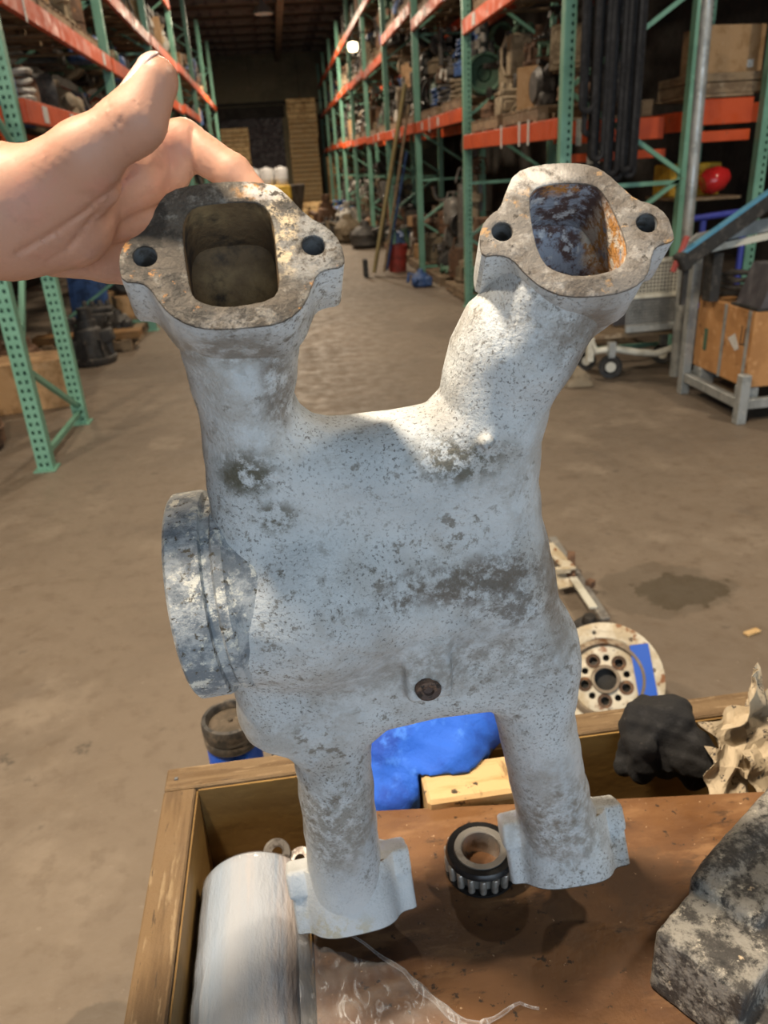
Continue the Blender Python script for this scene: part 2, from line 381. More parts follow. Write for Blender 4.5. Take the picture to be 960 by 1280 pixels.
# ------------------------------------------------------------------ racks
teal = mat('teal_rack_paint', (.17, .37, .275), [((.125, .29, .21), 3, .45, .65), ((.22, .44, .34), 14, .62, .72), ((.12, .09, .05), 25, .68, .74)], rough=.5, bump=.1, bs=30, vary=.08)
orange = mat('orange_rack_beam', (.62, .085, .018), [((.45, .055, .012), 2, .45, .65), ((.30, .07, .03), 12, .62, .72)], rough=.5, vary=.12)
tagm = mat('white_shelf_tag', (.62, .62, .60), [((.15, .15, .15), 60, .56, .6, dict(sv=(1, 1, 3)))], rough=.6)
ztag = mat('zinc_beam_clip', (.5, .49, .46), rough=.5, metal=.3)
plankm = mat('grey_pallet_wood', (.23, .165, .10), [((.15, .10, .06), 5, .45, .62, dict(sv=(1, 1, 3))), ((.30, .235, .16), 14, .55, .68)], rough=.85, bump=.2, bs=40, vary=.25)
def post_mesh(wd, dp, h, cols=0, pitch=.05, hr_=.009):
    b = MB(); x0, x1, y0, y1 = -wd/2, wd/2, -dp/2, dp/2
    b.add([(x0, y1, 0), (x1, y1, 0), (x1, y1, h), (x0, y1, h), (x0, y0, 0), (x0, y0, h), (x1, y0, 0), (x1, y0, h)], [(0, 1, 2, 3), (4, 0, 3, 5), (1, 6, 7, 2), (3, 2, 7, 5)])
    if not cols: b.add([(x0, y0, 0), (x1, y0, 0), (x1, y0, h), (x0, y0, h)], [(0, 1, 2, 3)])
    else:
        cx = [x0+wd*(.29+.42*i) for i in range(2)] if cols == 2 else [x0+wd*.68]
        xs = [x0]
        for c in cx: xs += [c-hr_, c+hr_]
        xs.append(x1); n = int(h/pitch)
        for k in range(n):
            for r in range(2):
                za, zb = k*pitch+(0 if r == 0 else pitch-2.4*hr_), k*pitch+(pitch-2.4*hr_ if r == 0 else pitch)
                for i in range(len(xs)-1):
                    if r == 1 and i % 2 == 1: continue
                    b.add([(xs[i], y0, za), (xs[i+1], y0, za), (xs[i+1], y0, zb), (xs[i], y0, zb)], [(0, 1, 2, 3)])
        b.add([(x0, y0, n*pitch), (x1, y0, n*pitch), (x1, y0, h), (x0, y0, h)], [(0, 1, 2, 3)])
    b.box((x0-.02, y0-.03, .0005), (x1+.02, y1+.03, .008))
    return b
HP = 5.1
pm_near = post_mesh(.082, .07, HP, 1).mesh('post', teal); pm_far = post_mesh(.082, .07, HP, 0).mesh('post', teal); pm_two = post_mesh(.088, .07, HP, 2).mesh('post', teal)
def frame(par, xa, ya, xb, yb, me, zs=(.15, .75, 1.35, 1.95, 2.55, 3.15, 3.75, 4.35, 4.95)):
    for x, y in ((xa, ya), (xb, yb)):
        o = link('post', me, par); o.location = (x-par.location.x, y-par.location.y, 0)
    for i in range(len(zs)-1):
        a, c = ((xa, ya), (xb, yb)) if i % 2 else ((xb, yb), (xa, ya))
        b = MB(); b.bar((a[0], a[1], zs[i]), (c[0], c[1], zs[i+1]), .03, .03); b.build('brace', teal, par)
    for z in (zs[0], zs[2], zs[5]):
        b = MB(); b.bar((xa, ya, z-.04), (xb, yb, z-.04), .03, .03); b.build('brace', teal, par)
def beam(par, p, q, tags=0, hgt=.135, rnd=random):
    b = MB(); b.bar((p[0], p[1], p[2]-hgt/2), (q[0], q[1], q[2]-hgt/2), .045, hgt, ch=.004)
    o = b.build('beam', orange, par)
    d = nrm(np.array(q)-np.array(p)); sd = np.array((d[1], -d[0], 0)); sd = -sd if sd[0]*(1 if p[0] > 0 else -1) > 0 else sd
    for k in range(tags):
        s_ = rnd.uniform(.12, .9); c = np.array(p)*(1-s_)+np.array(q)*s_+sd*.0245
        b = MB(); w_, h2 = rnd.choice(((.05, .045), (.06, .05), (.022, .09))); b.obox((c[0], c[1], c[2]-hgt*.5), d, sd, (w_, .0015, h2)); b.build('shelf_tag', tagm, o)
    return o
rnd = random.Random(3)
RY = [5.87+3.02*i for i in range(10)]; RX0, RX1 = 2.09, 3.02
RL = [[1.78, 2.82, 4.1], [2.05, 3.28, 4.3], [2.06, 3.50, 4.5], [2.08, 3.28, 4.4], [2.12, 3.35, 4.4], [2.15, 3.4, 4.4], [2.2, 3.4, 4.4], [2.2, 3.4, 4.4], [2.2, 3.4, 4.4]]
rr_ = thing('pallet_rack', 'long teal and orange pallet rack full of engine parts along the right of the aisle', 'rack', (2.55, 5.87, 0))
for i, y in enumerate(RY): frame(rr_, RX0, y, RX1, y, pm_near if i < 2 else pm_far)
for i, lv in enumerate(RL):
    for z in lv:
        beam(rr_, (RX0-.03, RY[i]+.04, z), (RX0-.03, RY[i+1]-.04, z), 3 if i < 4 else 2, rnd=rnd); beam(rr_, (RX1+.03, RY[i]+.04, z), (RX1+.03, RY[i+1]-.04, z))
LY = [5.48+3.5*i for i in range(7)]; LX0, LX1 = -1.50, -2.47
LL = [[2.04, 2.66, 3.9], [2.04, 2.66, 3.33, 4.3], [2.05, 2.7, 3.35, 4.3], [2.05, 2.75, 3.4], [2.1, 3.4], [2.1, 3.4]]
lr_ = thing('pallet_rack', 'long teal and orange pallet rack along the left of the aisle beyond the hand', 'rack', (-2.0, 5.48, 0))
for i, y in enumerate(LY):
    if i == 0: continue
    frame(lr_, LX0, y, LX1, y, pm_far)
for i, lv in enumerate(LL):
    for z in lv:
        beam(lr_, (LX0+.03, LY[i]+.06, z), (LX0+.03, LY[i+1]-.04, z), 2, rnd=rnd); beam(lr_, (LX1-.03, LY[i]+.10, z), (LX1-.03, LY[i+1]-.04, z))
# near left rack turned across the aisle: its end frame stands beside the floor
nl = thing('pallet_rack', 'teal perforated rack end frame standing on the bare floor at near left', 'rack', (-1.52, 4.55, 0))
frame(nl, -1.52, 4.55, -1.52, 5.48, pm_two, (.12, .62, 1.7, 2.3, 2.9, 3.5, 4.1, 4.7))
for y in (4.55, 5.48):
    o = link('post', pm_two, nl); o.location = (-3.8-nl.location.x, y-nl.location.y, 0)
    for z in (2.0, 3.2): beam(nl, (-1.57, y, z), (-3.76, y, z), 2 if y < 5 else 0, rnd=rnd)
# rack across, at far right
xr = thing('pallet_rack', 'teal rack post with double orange beams behind the galvanised cart at far right', 'rack', (3.6, 5.9, 0))
for x, y in ((3.60, 5.87), (5.9, 5.87), (3.60, 6.85), (5.9, 6.85)):
    o = link('post', pm_near, xr); o.location = (x-3.6, y-5.9, 0)
beam(xr, (3.10, 5.98, 1.85), (3.55, 5.98, 1.85), 0, .17); beam(xr, (3.10, 5.98, 1.64), (3.55, 5.98, 1.64), 0, .075)
for z in (1.85, 2.9):
    for y in (5.90, 6.82): beam(xr, (3.65, y, z), (5.85, y, z), 1, .15)
beam(xr, (2.16, 6.16, 1.76), (2.96, 6.16, 1.76), 1, .15); beam(xr, (2.16, 6.10, 1.54), (2.96, 6.10, 1.54), 1, .06)
for z in (1.16, 1.862):
    b = MB(); b.box((3.08, 5.99, z), (3.56, 6.62, z+.02)); b.build('shelf_board', plankm, xr)
# ------------------------------------------------------------------ shelf goods
def mvar(n, base, l2, l3=None, **k):
    return mat(n, base, [(l2, 9, .45, .62), (l3 or tuple(c*.4 for c in base), 26, .56, .68)], vary=.3, bump=.3, bs=40, **k)
CM = {
    'rusty brown': mvar('rusty_brown_iron', (.13, .07, .04), (.07, .04, .025), (.22, .11, .05), rough=.8),
    'oily black': mvar('oily_black_iron', (.022, .02, .019), (.05, .045, .04), rough=.5),
    'dark grey': mvar('dark_grey_iron', (.07, .066, .062), (.035, .032, .03), (.13, .11, .09), rough=.6),
    'grey': mvar('grey_aluminium', (.20, .19, .175), (.12, .11, .10), (.30, .28, .25), rough=.5, metal=.3),
    'dusty tan': mvar('dusty_tan_metal', (.24, .19, .125), (.15, .115, .075), (.34, .28, .2), rough=.8),
    'dirty white': mvar('dirty_white_paint', (.50, .49, .45), (.33, .31, .27), (.16, .13, .1), rough=.6),
    'faded green': mvar('faded_green_paint', (.07, .15, .095), (.05, .09, .06), rough=.6),
    'dull blue': mvar('dull_blue_paint', (.045, .10, .26), (.03, .06, .15), rough=.55),
    'dull red': mvar('dull_red_paint', (.30, .035, .025), (.18, .03, .02), rough=.55),
    'yellow': mvar('yellow_paint', (.60, .38, .03), (.42, .25, .02), rough=.55),
    'brown cardboard': mvar('brown_cardboard', (.36, .225, .115), (.30, .18, .085), (.42, .28, .16), rough=.85),
    'pale timber': mvar('pale_crate_timber', (.44, .31, .155), (.34, .22, .10), (.22, .14, .07), rough=.8),
}
tape = mat('packing_tape', (.48, .36, .22), rough=.35)
def p_housing(b):
    b.lathe([(0, 0), (.17, 0), (.185, .02), (.185, .05), (.15, .06), (.12, .17), (.10, .26), (.075, .28), (.075, .33), (.05, .33), (.05, .42), (0, .42)], 20)
    for k in range(8):
        a = k*math.pi/4; b.obox((.135*math.cos(a), .135*math.sin(a), .11), (math.cos(a), math.sin(a), 0), (0, 0, 1), (.035, .08, .008))
    b.obox((.12, 0, .2), (1, 0, .2), (0, 1, 0), (.07, .05, .05), .012); b.lathe([(0, 0), (.03, 0), (.03, .09), (0, .09)], 12, (-.06, .1, .2), (0, 1, .3))
def p_block(b):
    b.box((-.24, -.15, 0), (.24, .15, .22), .02); b.box((-.21, -.11, .22), (.21, .11, .30), .02)
    for k in range(4): b.lathe([(0, 0), (.035, 0), (.035, .06), (.02, .08), (0, .08)], 12, (-.16+.107*k, 0, .30))
    b.lathe([(0, 0), (.09, 0), (.09, .02), (.07, .03), (.09, .04), (.09, .05), (0, .05)], 18, (.24, 0, .12), (1, 0, 0))
    b.tube([(-.24, .13, .25), (-.1, .19, .28), (.1, .19, .28), (.22, .16, .2)], .022, 8); b.box((-.2, -.2, .05), (-.02, -.15, .16), .01)
def p_pipe(b):
    pts = [(-.28, 0, .06), (-.12, 0, .06), (0, .02, .09), (.06, .05, .18), (.08, .06, .34)]; b.tube(pts, .045, 12)
    b.lathe([(.03, 0), (.075, 0), (.075, .02), (.03, .02)], 16, pts[0], (1, 0, 0), True); b.lathe([(.03, 0), (.075, 0), (.075, .02), (.03, .02)], 16, (.08, .06, .34), (.1, .05, 1), True)
    b.tube([(-.06, 0, .08), (-.08, -.12, .10), (-.16, -.16, .02)], .02, 8)
def p_shaft(b):
    b.lathe([(0, -.38), (.02, -.38), (.02, -.25), (.055, -.25), (.055, -.2), (.03, -.2), (.03, -.02), (.085, -.02), (.095, .0), (.095, .04), (.085, .06), (.035, .06), (.035, .2), (.06, .2), (.06, .27), (.022, .27), (.022, .4), (0, .4)], 16, (0, 0, .096), (1, 0, 0))
def p_gear(b):
    n = 22; pr = []
    for k in range(n):
        for q, r in ((0, .16), (.25, .185), (.6, .185), (.8, .16)): a = 2*math.pi*(k+q)/n; pr.append((r*math.cos(a), 0, .186+r*math.sin(a)))
    b.prism(pr, (0, .05, 0)); b.lathe([(.03, -.03), (.06, -.03), (.06, .08), (.03, .08)], 16, (0, 0, .186), (0, 1, 0), True)
    b.lathe([(.10, .05), (.14, .05), (.14, .058), (.10, .058)], 20, (0, 0, .186), (0, 1, 0), True)
def p_coil(b):
    pts = [(.17*math.cos(a)*(1+.08*math.sin(a*.37)), .17*math.sin(a)*(1+.06*math.cos(a*.51)), .03+.011*a+.01*math.sin(a*2.3)) for a in np.linspace(0, 8*math.pi, 90)]; b.tube(pts, .024, 7)
    b.tube([pts[-1], (.26, .05, .3), (.28, .12, .12), (.24, .2, .02)], .024, 7)
def p_manifold(b):
    b.tube([(-.3, 0, .2), (.3, 0, .2)], .05, 12)
    for k in range(4):
        x = -.24+.16*k; b.tube([(x, 0, .2), (x, -.08, .17), (x, -.12, .08), (x, -.12, .02)], .03, 8); b.box((x-.05, -.17, 0), (x+.05, -.07, .02))
    b.lathe([(0, 0), (.075, 0), (.075, .025), (0, .025)], 14, (.3, 0, .2), (1, 0, 0))
def p_wheel(b):
    b.lathe([(.09, -.05), (.17, -.06), (.19, -.10), (.215, -.10), (.215, -.085), (.2, -.05), (.2, .05), (.215, .085), (.215, .10), (.19, .10), (.17, .06), (.09, .03)], 24, (0, 0, .216), (0, 1, .0), True)
    b.lathe([(0, -.04), (.07, -.04), (.09, .0), (.09, .03), (.04, .05), (0, .05)], 16, (0, 0, .216), (0, 1, 0))
def p_tank(b):
    b.lathe([(0, 0), (.13, 0), (.15, .02), (.15, .26), (.13, .31), (.06, .345), (.03, .35), (.03, .40), (.05, .40), (.05, .43), (0, .43)], 20); b.lathe([(.151, .08), (.158, .085), (.151, .09)], 20); b.tube([(-.12, 0, .31), (-.1, 0, .42), (.1, 0, .42), (.12, 0, .31)], .012, 6)
def p_bracket(b):
    b.bar((-.3, -.1, .02), (.3, -.1, .02), .06, .02); b.bar((-.3, .12, .02), (.3, .12, .02), .06, .02); b.bar((-.22, -.1, .03), (-.05, .0, .42), .05, .02); b.bar((.22, .12, .03), (.02, .0, .42), .05, .02)
    b.bar((-.1, 0, .42), (.14, 0, .42), .08, .03); b.lathe([(0, -.05), (.05, -.05), (.05, .05), (0, .05)], 12, (.02, 0, .36), (0, 1, 0))
def p_lump(b):
    b.lathe([(0, 0), (.14, .0), (.19, .05), (.17, .12), (.185, .17), (.12, .25), (.07, .27), (.05, .33), (0, .33)], 14); b.box((.05, -.2, .02), (.2, .0, .2), .03); b.tube([(-.1, .1, .2), (-.2, .16, .25), (-.24, .1, .08)], .03, 8); b.lathe([(0, 0), (.06, 0), (.06, .1), (.02, .12), (0, .12)], 12, (-.1, -.1, .12), (-.5, -.6, .3))
def p_plates(b):
    for k in range(5): b.obox((.01*k % .03, .012*(k % 3), .012+.024*k), (1, .05*(k % 3-1), 0), (0, 1, 0), (.26, .17, .011), .003)
def p_panel(b):
    b.obox((0, 0, .27), (1, 0, 0), (0, .25, 1), (.22, .26, .02), .008); b.obox((0, -.03, .27), (1, 0, 0), (0, .25, 1), (.17, .2, .02), .008); b.bar((-.2, .14, .01), (.2, .14, .01), .06, .02)
def p_carton(b):
    b.box((-.23, -.17, 0), (.23, .17, .30), .004); b.slot(1); b.box((-.2312, -.02, .12), (.2312, .02, .3012)); b.slot(0); b.obox((0, -.085, .3035), (1, 0, 0), (0, 1, .03), (.228, .082, .0022)); b.obox((0, .088, .3035), (1, 0, 0), (0, 1, -.03), (.228, .08, .0022))
def p_timbercrate(b):
    for z in (.0, .115, .23, .345):
        for y in (-.26, .26): b.box((-.36, y-.012, z+.01), (.36, y+.012, z+.108), .003)
        for x in (-.36, .36): b.box((x-.012, -.245, z+.01), (x+.012, .245, z+.108), .003)
    for x in (-.33, .33):
        for y in (-.235, .235): b.box((x-.02, y-.02, 0), (x+.02, y+.02, .455))
    b.box((-.345, -.245, .0), (.345, .245, .012)); b.box((-.34, -.24, .40), (.34, .24, .412))
def p_bucket(b):
    b.lathe([(0, .004), (.12, .004), (.125, .0), (.15, .33), (.157, .335), (.157, .36), (.148, .36), (.142, .30), (.118, .03), (0, .03)], 22); b.tube([(.155*math.cos(a), -.155*abs(math.sin(a))-.0, .33-.12*math.sin(a)) for a in np.linspace(0, math.pi, 12)], .005, 5)
def p_jug(b):
    b.box((-.10, -.08, 0), (.10, .08, .24), .03); b.lathe([(.09, 0), (.05, .05), (.03, .06), (.03, .09), (.036, .09), (.036, .12), (0, .12)], 14, (-.03, 0, .225)); b.tube([(.0, 0, .3), (.07, 0, .29), (.085, 0, .23)], .014, 7)
PROTO = {'gear housing': p_housing, 'engine block': p_block, 'elbow pipe': p_pipe, 'crankshaft': p_shaft, 'sprocket': p_gear, 'hose coil': p_coil, 'exhaust manifold': p_manifold, 'pulley': p_wheel, 'pressure tank': p_tank, 'steel trestle': p_bracket, 'pump casing': p_lump, 'steel sheets': p_plates, 'radiator': p_panel, 'carton': p_carton, 'timber crate': p_timbercrate, 'bucket': p_bucket, 'jug': p_jug}
CACHE = {}
def pmesh(kind, colr):
    if (kind, colr) not in CACHE:
        b = MB(); PROTO[kind](b); CACHE[kind, colr] = b.mesh(kind.replace(' ', '_'), [CM[colr], tape], True)
    return CACHE[kind, colr]
def ext(kind, colr, rx, ry, rz, s):
    co = np.array([v.co[:] for v in pmesh(kind, colr).vertices]); from mathutils import Euler
    R_ = np.array(Euler((rx, ry, rz)).to_matrix()); c = co @ R_.T * np.array(s); return c.min(0), c.max(0)
def put(kind, colr, x, y, z, rz=0.0, s=1.0, tip=0, label=None, group=None, lim=None, head=None):
    """stand a thing with its lowest point on z; tip 1 lays it on its side, lim=(x0,x1,y0,y1) keeps it inside"""
    ry = (0, math.pi/2, -math.pi/2)[tip]
    lo, hi = ext(kind, colr, 0, ry, rz, s)
    if lim:
        x0, x1, y0, y1 = lim; k = min(1.0, (x1-x0)/(hi[0]-lo[0]), (y1-y0)/(hi[1]-lo[1])); s *= k; lo, hi = lo*k, hi*k
        x = min(max(x, x0-lo[0]), x1-hi[0]); y = min(max(y, y0-lo[1]), y1-hi[1])
    if head and hi[2]-lo[2] > head: k = head/(hi[2]-lo[2]); s *= k; lo, hi = lo*k, hi*k
    o = link(kind.replace(' ', '_'), pmesh(kind, colr)); o.rotation_euler = (0, ry, rz); o.scale = (s, s, s); o.location = (x, y, z-lo[2]+.001)
    tag(o, label, kind.split()[-1] if kind not in ('carton',) else 'box', group); return o, hi-lo
# pallets: planks and stringers as parts
def pallet_proto(L=1.0, W=.95):
    r = thing('wood_pallet', '', 'pallet', (0, 0, 0), 'pallets under the shelf goods')
    a = MB(); a.box((-W/2, -.05, .0), (W/2, .05, .018), .003); top = a.mesh('deck_plank', plankm)
    a = MB(); a.box((-.045, -L/2, 0), (.045, L/2, .08), .003); st_ = a.mesh('stringer', plankm)
    for k in range(7): o = link('deck_plank', top, r); o.location = (0, -L/2+.05+(L-.1)*k/6, .0985)
    for k in range(3): o = link('deck_plank', top, r); o.location = (0, -L/2+.05+(L-.1)*k/2, .0)
    for k in range(3): o = link('stringer', st_, r); o.location = ((k-1)*(W/2-.05), 0, .0183)
    return r
palp = pallet_proto(); first_pal = [True]
def pallet(x, y, z, label, rz=0.0, group='pallets under the shelf goods'):
    o = palp if first_pal[0] else copy_tree(palp); first_pal[0] = False
    o.location = (x, y, z+.0008); o.rotation_euler = (0, 0, rz); tag(o, label, 'pallet', group); return z+.118
ORD = ['first', 'second', 'third', 'fourth', 'fifth', 'sixth', 'seventh', 'eighth', 'ninth', 'tenth', 'eleventh', 'twelfth', 'thirteenth', 'fourteenth', 'fifteenth', 'sixteenth']
MIXK = ['gear housing']*3+['engine block']*2+['elbow pipe']*2+['crankshaft', 'sprocket']+['hose coil']*3+['exhaust manifold']*2+['pulley', 'pressure tank', 'steel trestle']+['pump casing']*3+['steel sheets', 'radiator', 'carton']
MIXC = ['oily black']*4+['dark grey']*5+['rusty brown']*3+['grey']*2+['dusty tan']*3+['dirty white']+['faded green', 'dull blue']
rn = random.Random(11)
def fill(side, bay, level, x0, x1, y0, y1, z, head, n, pal=True, big=1.0, rear=True):
    """goods on one shelf of one bay; front items by the aisle, rear items behind"""
    where = '%s, %s bay, %s rack' % (level, ORD[bay], side)
    if pal:
        np_ = max(1, int((y1-y0)/1.05)); gap = (y1-y0)/np_
        for k in range(np_): zt = pallet((x0+x1)/2, y0+gap*(k+.5), z, 'weathered pallet, %s from the near end, %s' % (ORD[k], where))
        head -= 0.0; z = zt
    step = (y1-y0)/n; xm = (x0+x1)/2; front = (x0, xm-.01) if side == 'right' else (xm+.01, x1); back = (xm+.01, x1) if side == 'right' else (x0, xm-.01)
    for row, (a, c) in enumerate((front, back)):
        for k in range(n):
            zz, left = z, head*.97
            for lay in range(3 if row == 0 else 2):
                if left < .16 or (lay and rn.random() < .15*lay): break
                kind = rn.choice(MIXK); colr = 'brown cardboard' if kind == 'carton' else rn.choice(MIXC); m_ = .05 if lay else .0
                o, e = put(kind, colr, rn.uniform(a, c), y0+step*(k+.5), zz, rn.choice((0, 1.57, .4, -.5, 2.2)), rn.uniform(1.2, 1.8)*big, rn.choice((0, 0, 0, 1)), '%s %s, %s %s%s row, %s' % (colr, kind, ORD[k], ('in ', 'on top of ', 'highest in ')[lay], ('front', 'back')[row], where), 'engine parts on the racks', (a+m_, c-m_, y0+step*k+.01+m_*.5, y0+step*(k+1)-.01-m_*.5), left)
                zz += e[2]+.002; left -= e[2]+.004
for i in range(8):
    lv = [0]+RL[i]; y0, y1 = RY[i]+.12, RY[i+1]-.12
    for j, nm in enumerate(('floor level', 'lower shelf', 'upper shelf', 'top shelf')):
        if j == 3 and i > 6: continue
        head = (lv[j+1]-.15 if j+1 < len(lv) else lv[j]+1.0)-lv[j]-.14
        if i == 0 and j in (0, 1): y0_ = 6.42
        else: y0_ = y0
        fill('right', i, nm, RX0+.06, RX1-.05, y0_, y1, lv[j], head, 7 if i < 3 else (5 if i < 5 else 4), big=1.15 if i < 4 else 1.35)
for i in range(6):
    lv = [0]+LL[i]; y0, y1 = LY[i]+.14, LY[i+1]-.12
    for j, nm in enumerate(('floor level', 'lower shelf', 'upper shelf', 'top shelf')):
        if j >= len(lv) or (i > 4 and j > 2): continue
        head = (lv[j+1]-.15 if j+1 < len(lv) else lv[j]+.9)-lv[j]-.14
        if i == 0 and j == 0: continue
        fill('left', i, nm, LX1+.05, LX0-.06, y0, y1, lv[j], head, 7 if i < 3 else 4, big=1.0 if i < 4 else 1.3, pal=head > .45)
# ------------------------------------------------------------------ materials of the foreground
BROWN = (.10, .075, .05)
def Dp(x, y): return 1/(2.381-(y-310)*.001181-(x-290)*.0003)
def pl(x, y): return P(x, y, Dp(x, y))
_n = np.array([-.0003*F, -.001181*F, 1.934]); N3 = nrm(-(_n[0]*CR-_n[1]*CU+_n[2]*FW))
O3 = pl(490, 740); T3 = pl(290, 310)+pl(720, 290)-pl(440, 1120)-pl(710, 1070); T3 = nrm(T3-N3*(T3@N3)); S3 = np.cross(T3, N3)
A3 = np.stack([S3, T3, N3], 1)
def toW(l): return O3+np.asarray(l) @ A3.T
def LP(px, py, n=0.0):
    r = ray(px, py); c = CP-O3; k = (n-c@N3)/(r@N3); q = c+r*k; return np.array([q@S3, q@T3, q@N3])
NB = -.030
ROOT = toW((0, -.395, 0))
def rel(px, py, d=None): return tuple(P(px, py, d or Dp(px, py))-ROOT)
def sp(px, py, rx, rz, d=None):
    d_ = d or Dp(px, py); k = d_/F; return rel(px, py, d_)[:2]+(rel(px, py, d_)[2], rx*k, .25, rz*k)
dk = dict(det=10, rough=.74, ak=1.4, alo=.35, ahi=1.05)
paint = mat('weathered_white_paint', (.60, .63, .65), [
    ((.50, .535, .56), 14, .42, .68),
    ((.38, .36, .33), 24, .44, .62, dict(det=9, rough=.72, mask=(6, .42, .60), amt=.65)),
    ((.17, .15, .12), 90, .54, .62, dict(det=9, rough=.74, mask=(8, .44, .60), amt=.85)),
    ((.075, .065, .055), 420, .54, .63, dict(det=5, rough=.7, mask=(9, .38, .60), amt=.8)),
    ((.125, .10, .075), 60, .41, .55, dict(dk, at=sp(555, 715, 165, 42), ak=2.2, amt=.9)),
    ((.12, .10, .078), 70, .42, .56, dict(dk, at=sp(650, 745, 85, 60), amt=.8)),
    ((.085, .078, .05), 90, .40, .52, dict(dk, at=sp(308, 590, 48, 40), amt=.95)),
    ((.12, .11, .08), 90, .42, .53, dict(dk, at=sp(342, 640, 36, 30), amt=.9)),
    ((.11, .10, .07), 110, .42, .54, dict(dk, at=sp(575, 572, 80, 38), ak=1.8, amt=.9)),
    ((.20, .165, .13), 24, .34, .56, dict(dk, at=sp(712, 640, 38, 330), ak=.8, amt=.9)),
    ((.17, .14, .11), 60, .38, .55, dict(dk, at=sp(345, 480, 30, 80), amt=.85)),
    ((.20, .17, .135), 60, .36, .55, dict(dk, at=sp(300, 425, 90, 40), amt=.8)),
    ((.17, .14, .11), 40, .34, .56, dict(dk, at=sp(715, 410, 95, 60), amt=.75)),
    ((.25, .235, .21), 80, .40, .60, dict(dk, at=sp(560, 820, 230, 75), amt=.75)),
    ((.22, .20, .165), 100, .40, .57, dict(dk, at=sp(420, 1020, 75, 130), amt=.75)),
    ((.23, .20, .16), 90, .40, .58, dict(dk, at=sp(700, 1020, 70, 110), amt=.75)),
    ((.50, .46, .34), 70, .46, .58, dict(dk, at=sp(420, 1145, 60, 35), amt=.8))], rough=.46, bump=.75, bs=300)
barecast = mat('bare_corroded_aluminium', (.165, .15, .135), [
    ((.30, .285, .265), 55, .50, .62, dict(det=9, rough=.7)), ((.085, .068, .054), 40, .47, .60, dict(det=9, rough=.7, amt=.85)), ((.40, .24, .10), 90, .58, .67, dict(det=8)), ((.05, .042, .035), 190, .60, .66, dict(det=6)),
    ((.55, .53, .50), 60, .38, .56, dict(dk, at=sp(680, 222, 70, 22, .43), amt=.85))], rough=.5, metal=.15, bump=.6, bs=260)  # corrosion tones darkened to stand in for shade on the face
darkcast = mat('dirty_dimmed_cast_face', (.085, .07, .055), [
    ((.22, .20, .17), 75, .52, .63, dict(det=9, rough=.72)), ((.03, .025, .02), 45, .47, .58, dict(det=9, rough=.7)), ((.44, .20, .05), 110, .63, .69, dict(det=7)),
    ((.32, .315, .30), 80, .40, .56, dict(dk, at=sp(390, 320, 65, 60, .42), amt=.9)), ((.27, .25, .225), 80, .44, .58, dict(dk, at=sp(310, 400, 80, 22, .42), amt=.85)), ((.62, .50, .33), 110, .45, .56, dict(dk, at=sp(352, 300, 26, 70, .42))), ((.45, .22, .06), 90, .44, .54, dict(dk, at=sp(318, 238, 30, 12, .42))), ((.55, .53, .50), 110, .42, .54, dict(dk, at=sp(335, 235, 40, 18, .42))), ((.08, .065, .05), 160, .56, .64, dict(det=6))], rough=.6, bump=.8, bs=240)  # dirt and rust tones, with the shade of the face darkened in
rust_in = mat('brown_rusty_bore', (.12, .075, .035), [((.22, .15, .07), 25, .45, .65), ((.03, .02, .012), 30, .5, .65)], rough=.8, bump=.5, bs=150)
rust_or = mat('blue_orange_corroded_bore', (.27, .31, .38), [((.085, .05, .045), 60, .43, .54, dict(det=9, rough=.72)), ((.50, .52, .55), 90, .55, .64, dict(det=8)), ((.52, .24, .055), 60, .36, .50, dict(dk, at=sp(778, 300, 26, 75, .45))), ((.62, .55, .46), 110, .47, .56, dict(dk, at=sp(775, 300, 26, 75, .45))), ((.45, .20, .05), 70, .42, .52, dict(dk, at=sp(705, 232, 60, 14, .45)))], rough=.75, bump=.8, bs=200)
plugm = mat('rusty_plug', (.09, .06, .05), [((.20, .12, .08), 90, .5, .62), ((.02, .015, .012), 120, .52, .6)], rough=.75, bump=.8, bs=260)

# ------------------------------------------------------------------ the casting
man = thing('intake_manifold', 'white painted four-legged cast manifold, dirty and corroded, held upright by a hand', 'manifold', toW((0, -.395, 0)))
sil = [(232, 395), (236, 440), (243, 480), (254, 540), (257, 585), (262, 620), (272, 700), (284, 800), (294, 865), (299, 890), (306, 906), (325, 917), (352, 924), (367, 936), (371, 960), (378, 1020), (386, 1090), (392, 1130), (475, 1120), (476, 1070), (466, 980), (461, 930), (464, 908), (485, 890), (540, 877), (598, 870), (611, 876), (620, 900), (630, 940), (640, 990), (650, 1035), (658, 1075), (748, 1060), (747, 1020), (735, 985), (722, 930), (713, 875), (719, 840), (723, 805), (716, 775), (700, 750), (690, 728), (683, 690), (672, 630), (668, 590), (672, 540), (682, 500), (692, 470), (708, 430), (722, 385), (590, 385), (565, 430), (556, 470), (552, 495), (535, 512), (490, 521), (440, 527), (412, 528), (392, 524), (376, 512), (366, 490), (363, 450), (366, 395)]
silL = [tuple(LP(x, y, NB)[:2]) for x, y in sil]
def img_dir(c, dx, dy, m):      # world direction in the plane normal to m that looks like (dx, dy) in the picture at point c
    v = CR*dx-CU*dy; tc = nrm(CP-c); k = -(v@m)/(tc@m); return nrm(v+tc*k)
def flange_frame(px, py, d, tilt, ux, uy, uu):
    c = P(px, py, d); tc = nrm(CP-c); up = nrm(CR*ux+CU*uy); up = nrm(up-tc*(up@tc)); m = nrm(tc*math.cos(tilt)+up*math.sin(tilt))
    u = img_dir(c, uu[0], uu[1], m); v = np.cross(m, u); return c, u, v, m
def to_plane(fr, pts):
    c, u, v, m = fr; out = []
    for x, y in pts:
        r = ray(x, y); k = ((c-CP)@m)/(r@m); q = CP+r*k-c; out.append((q@u, q@v))
    return out
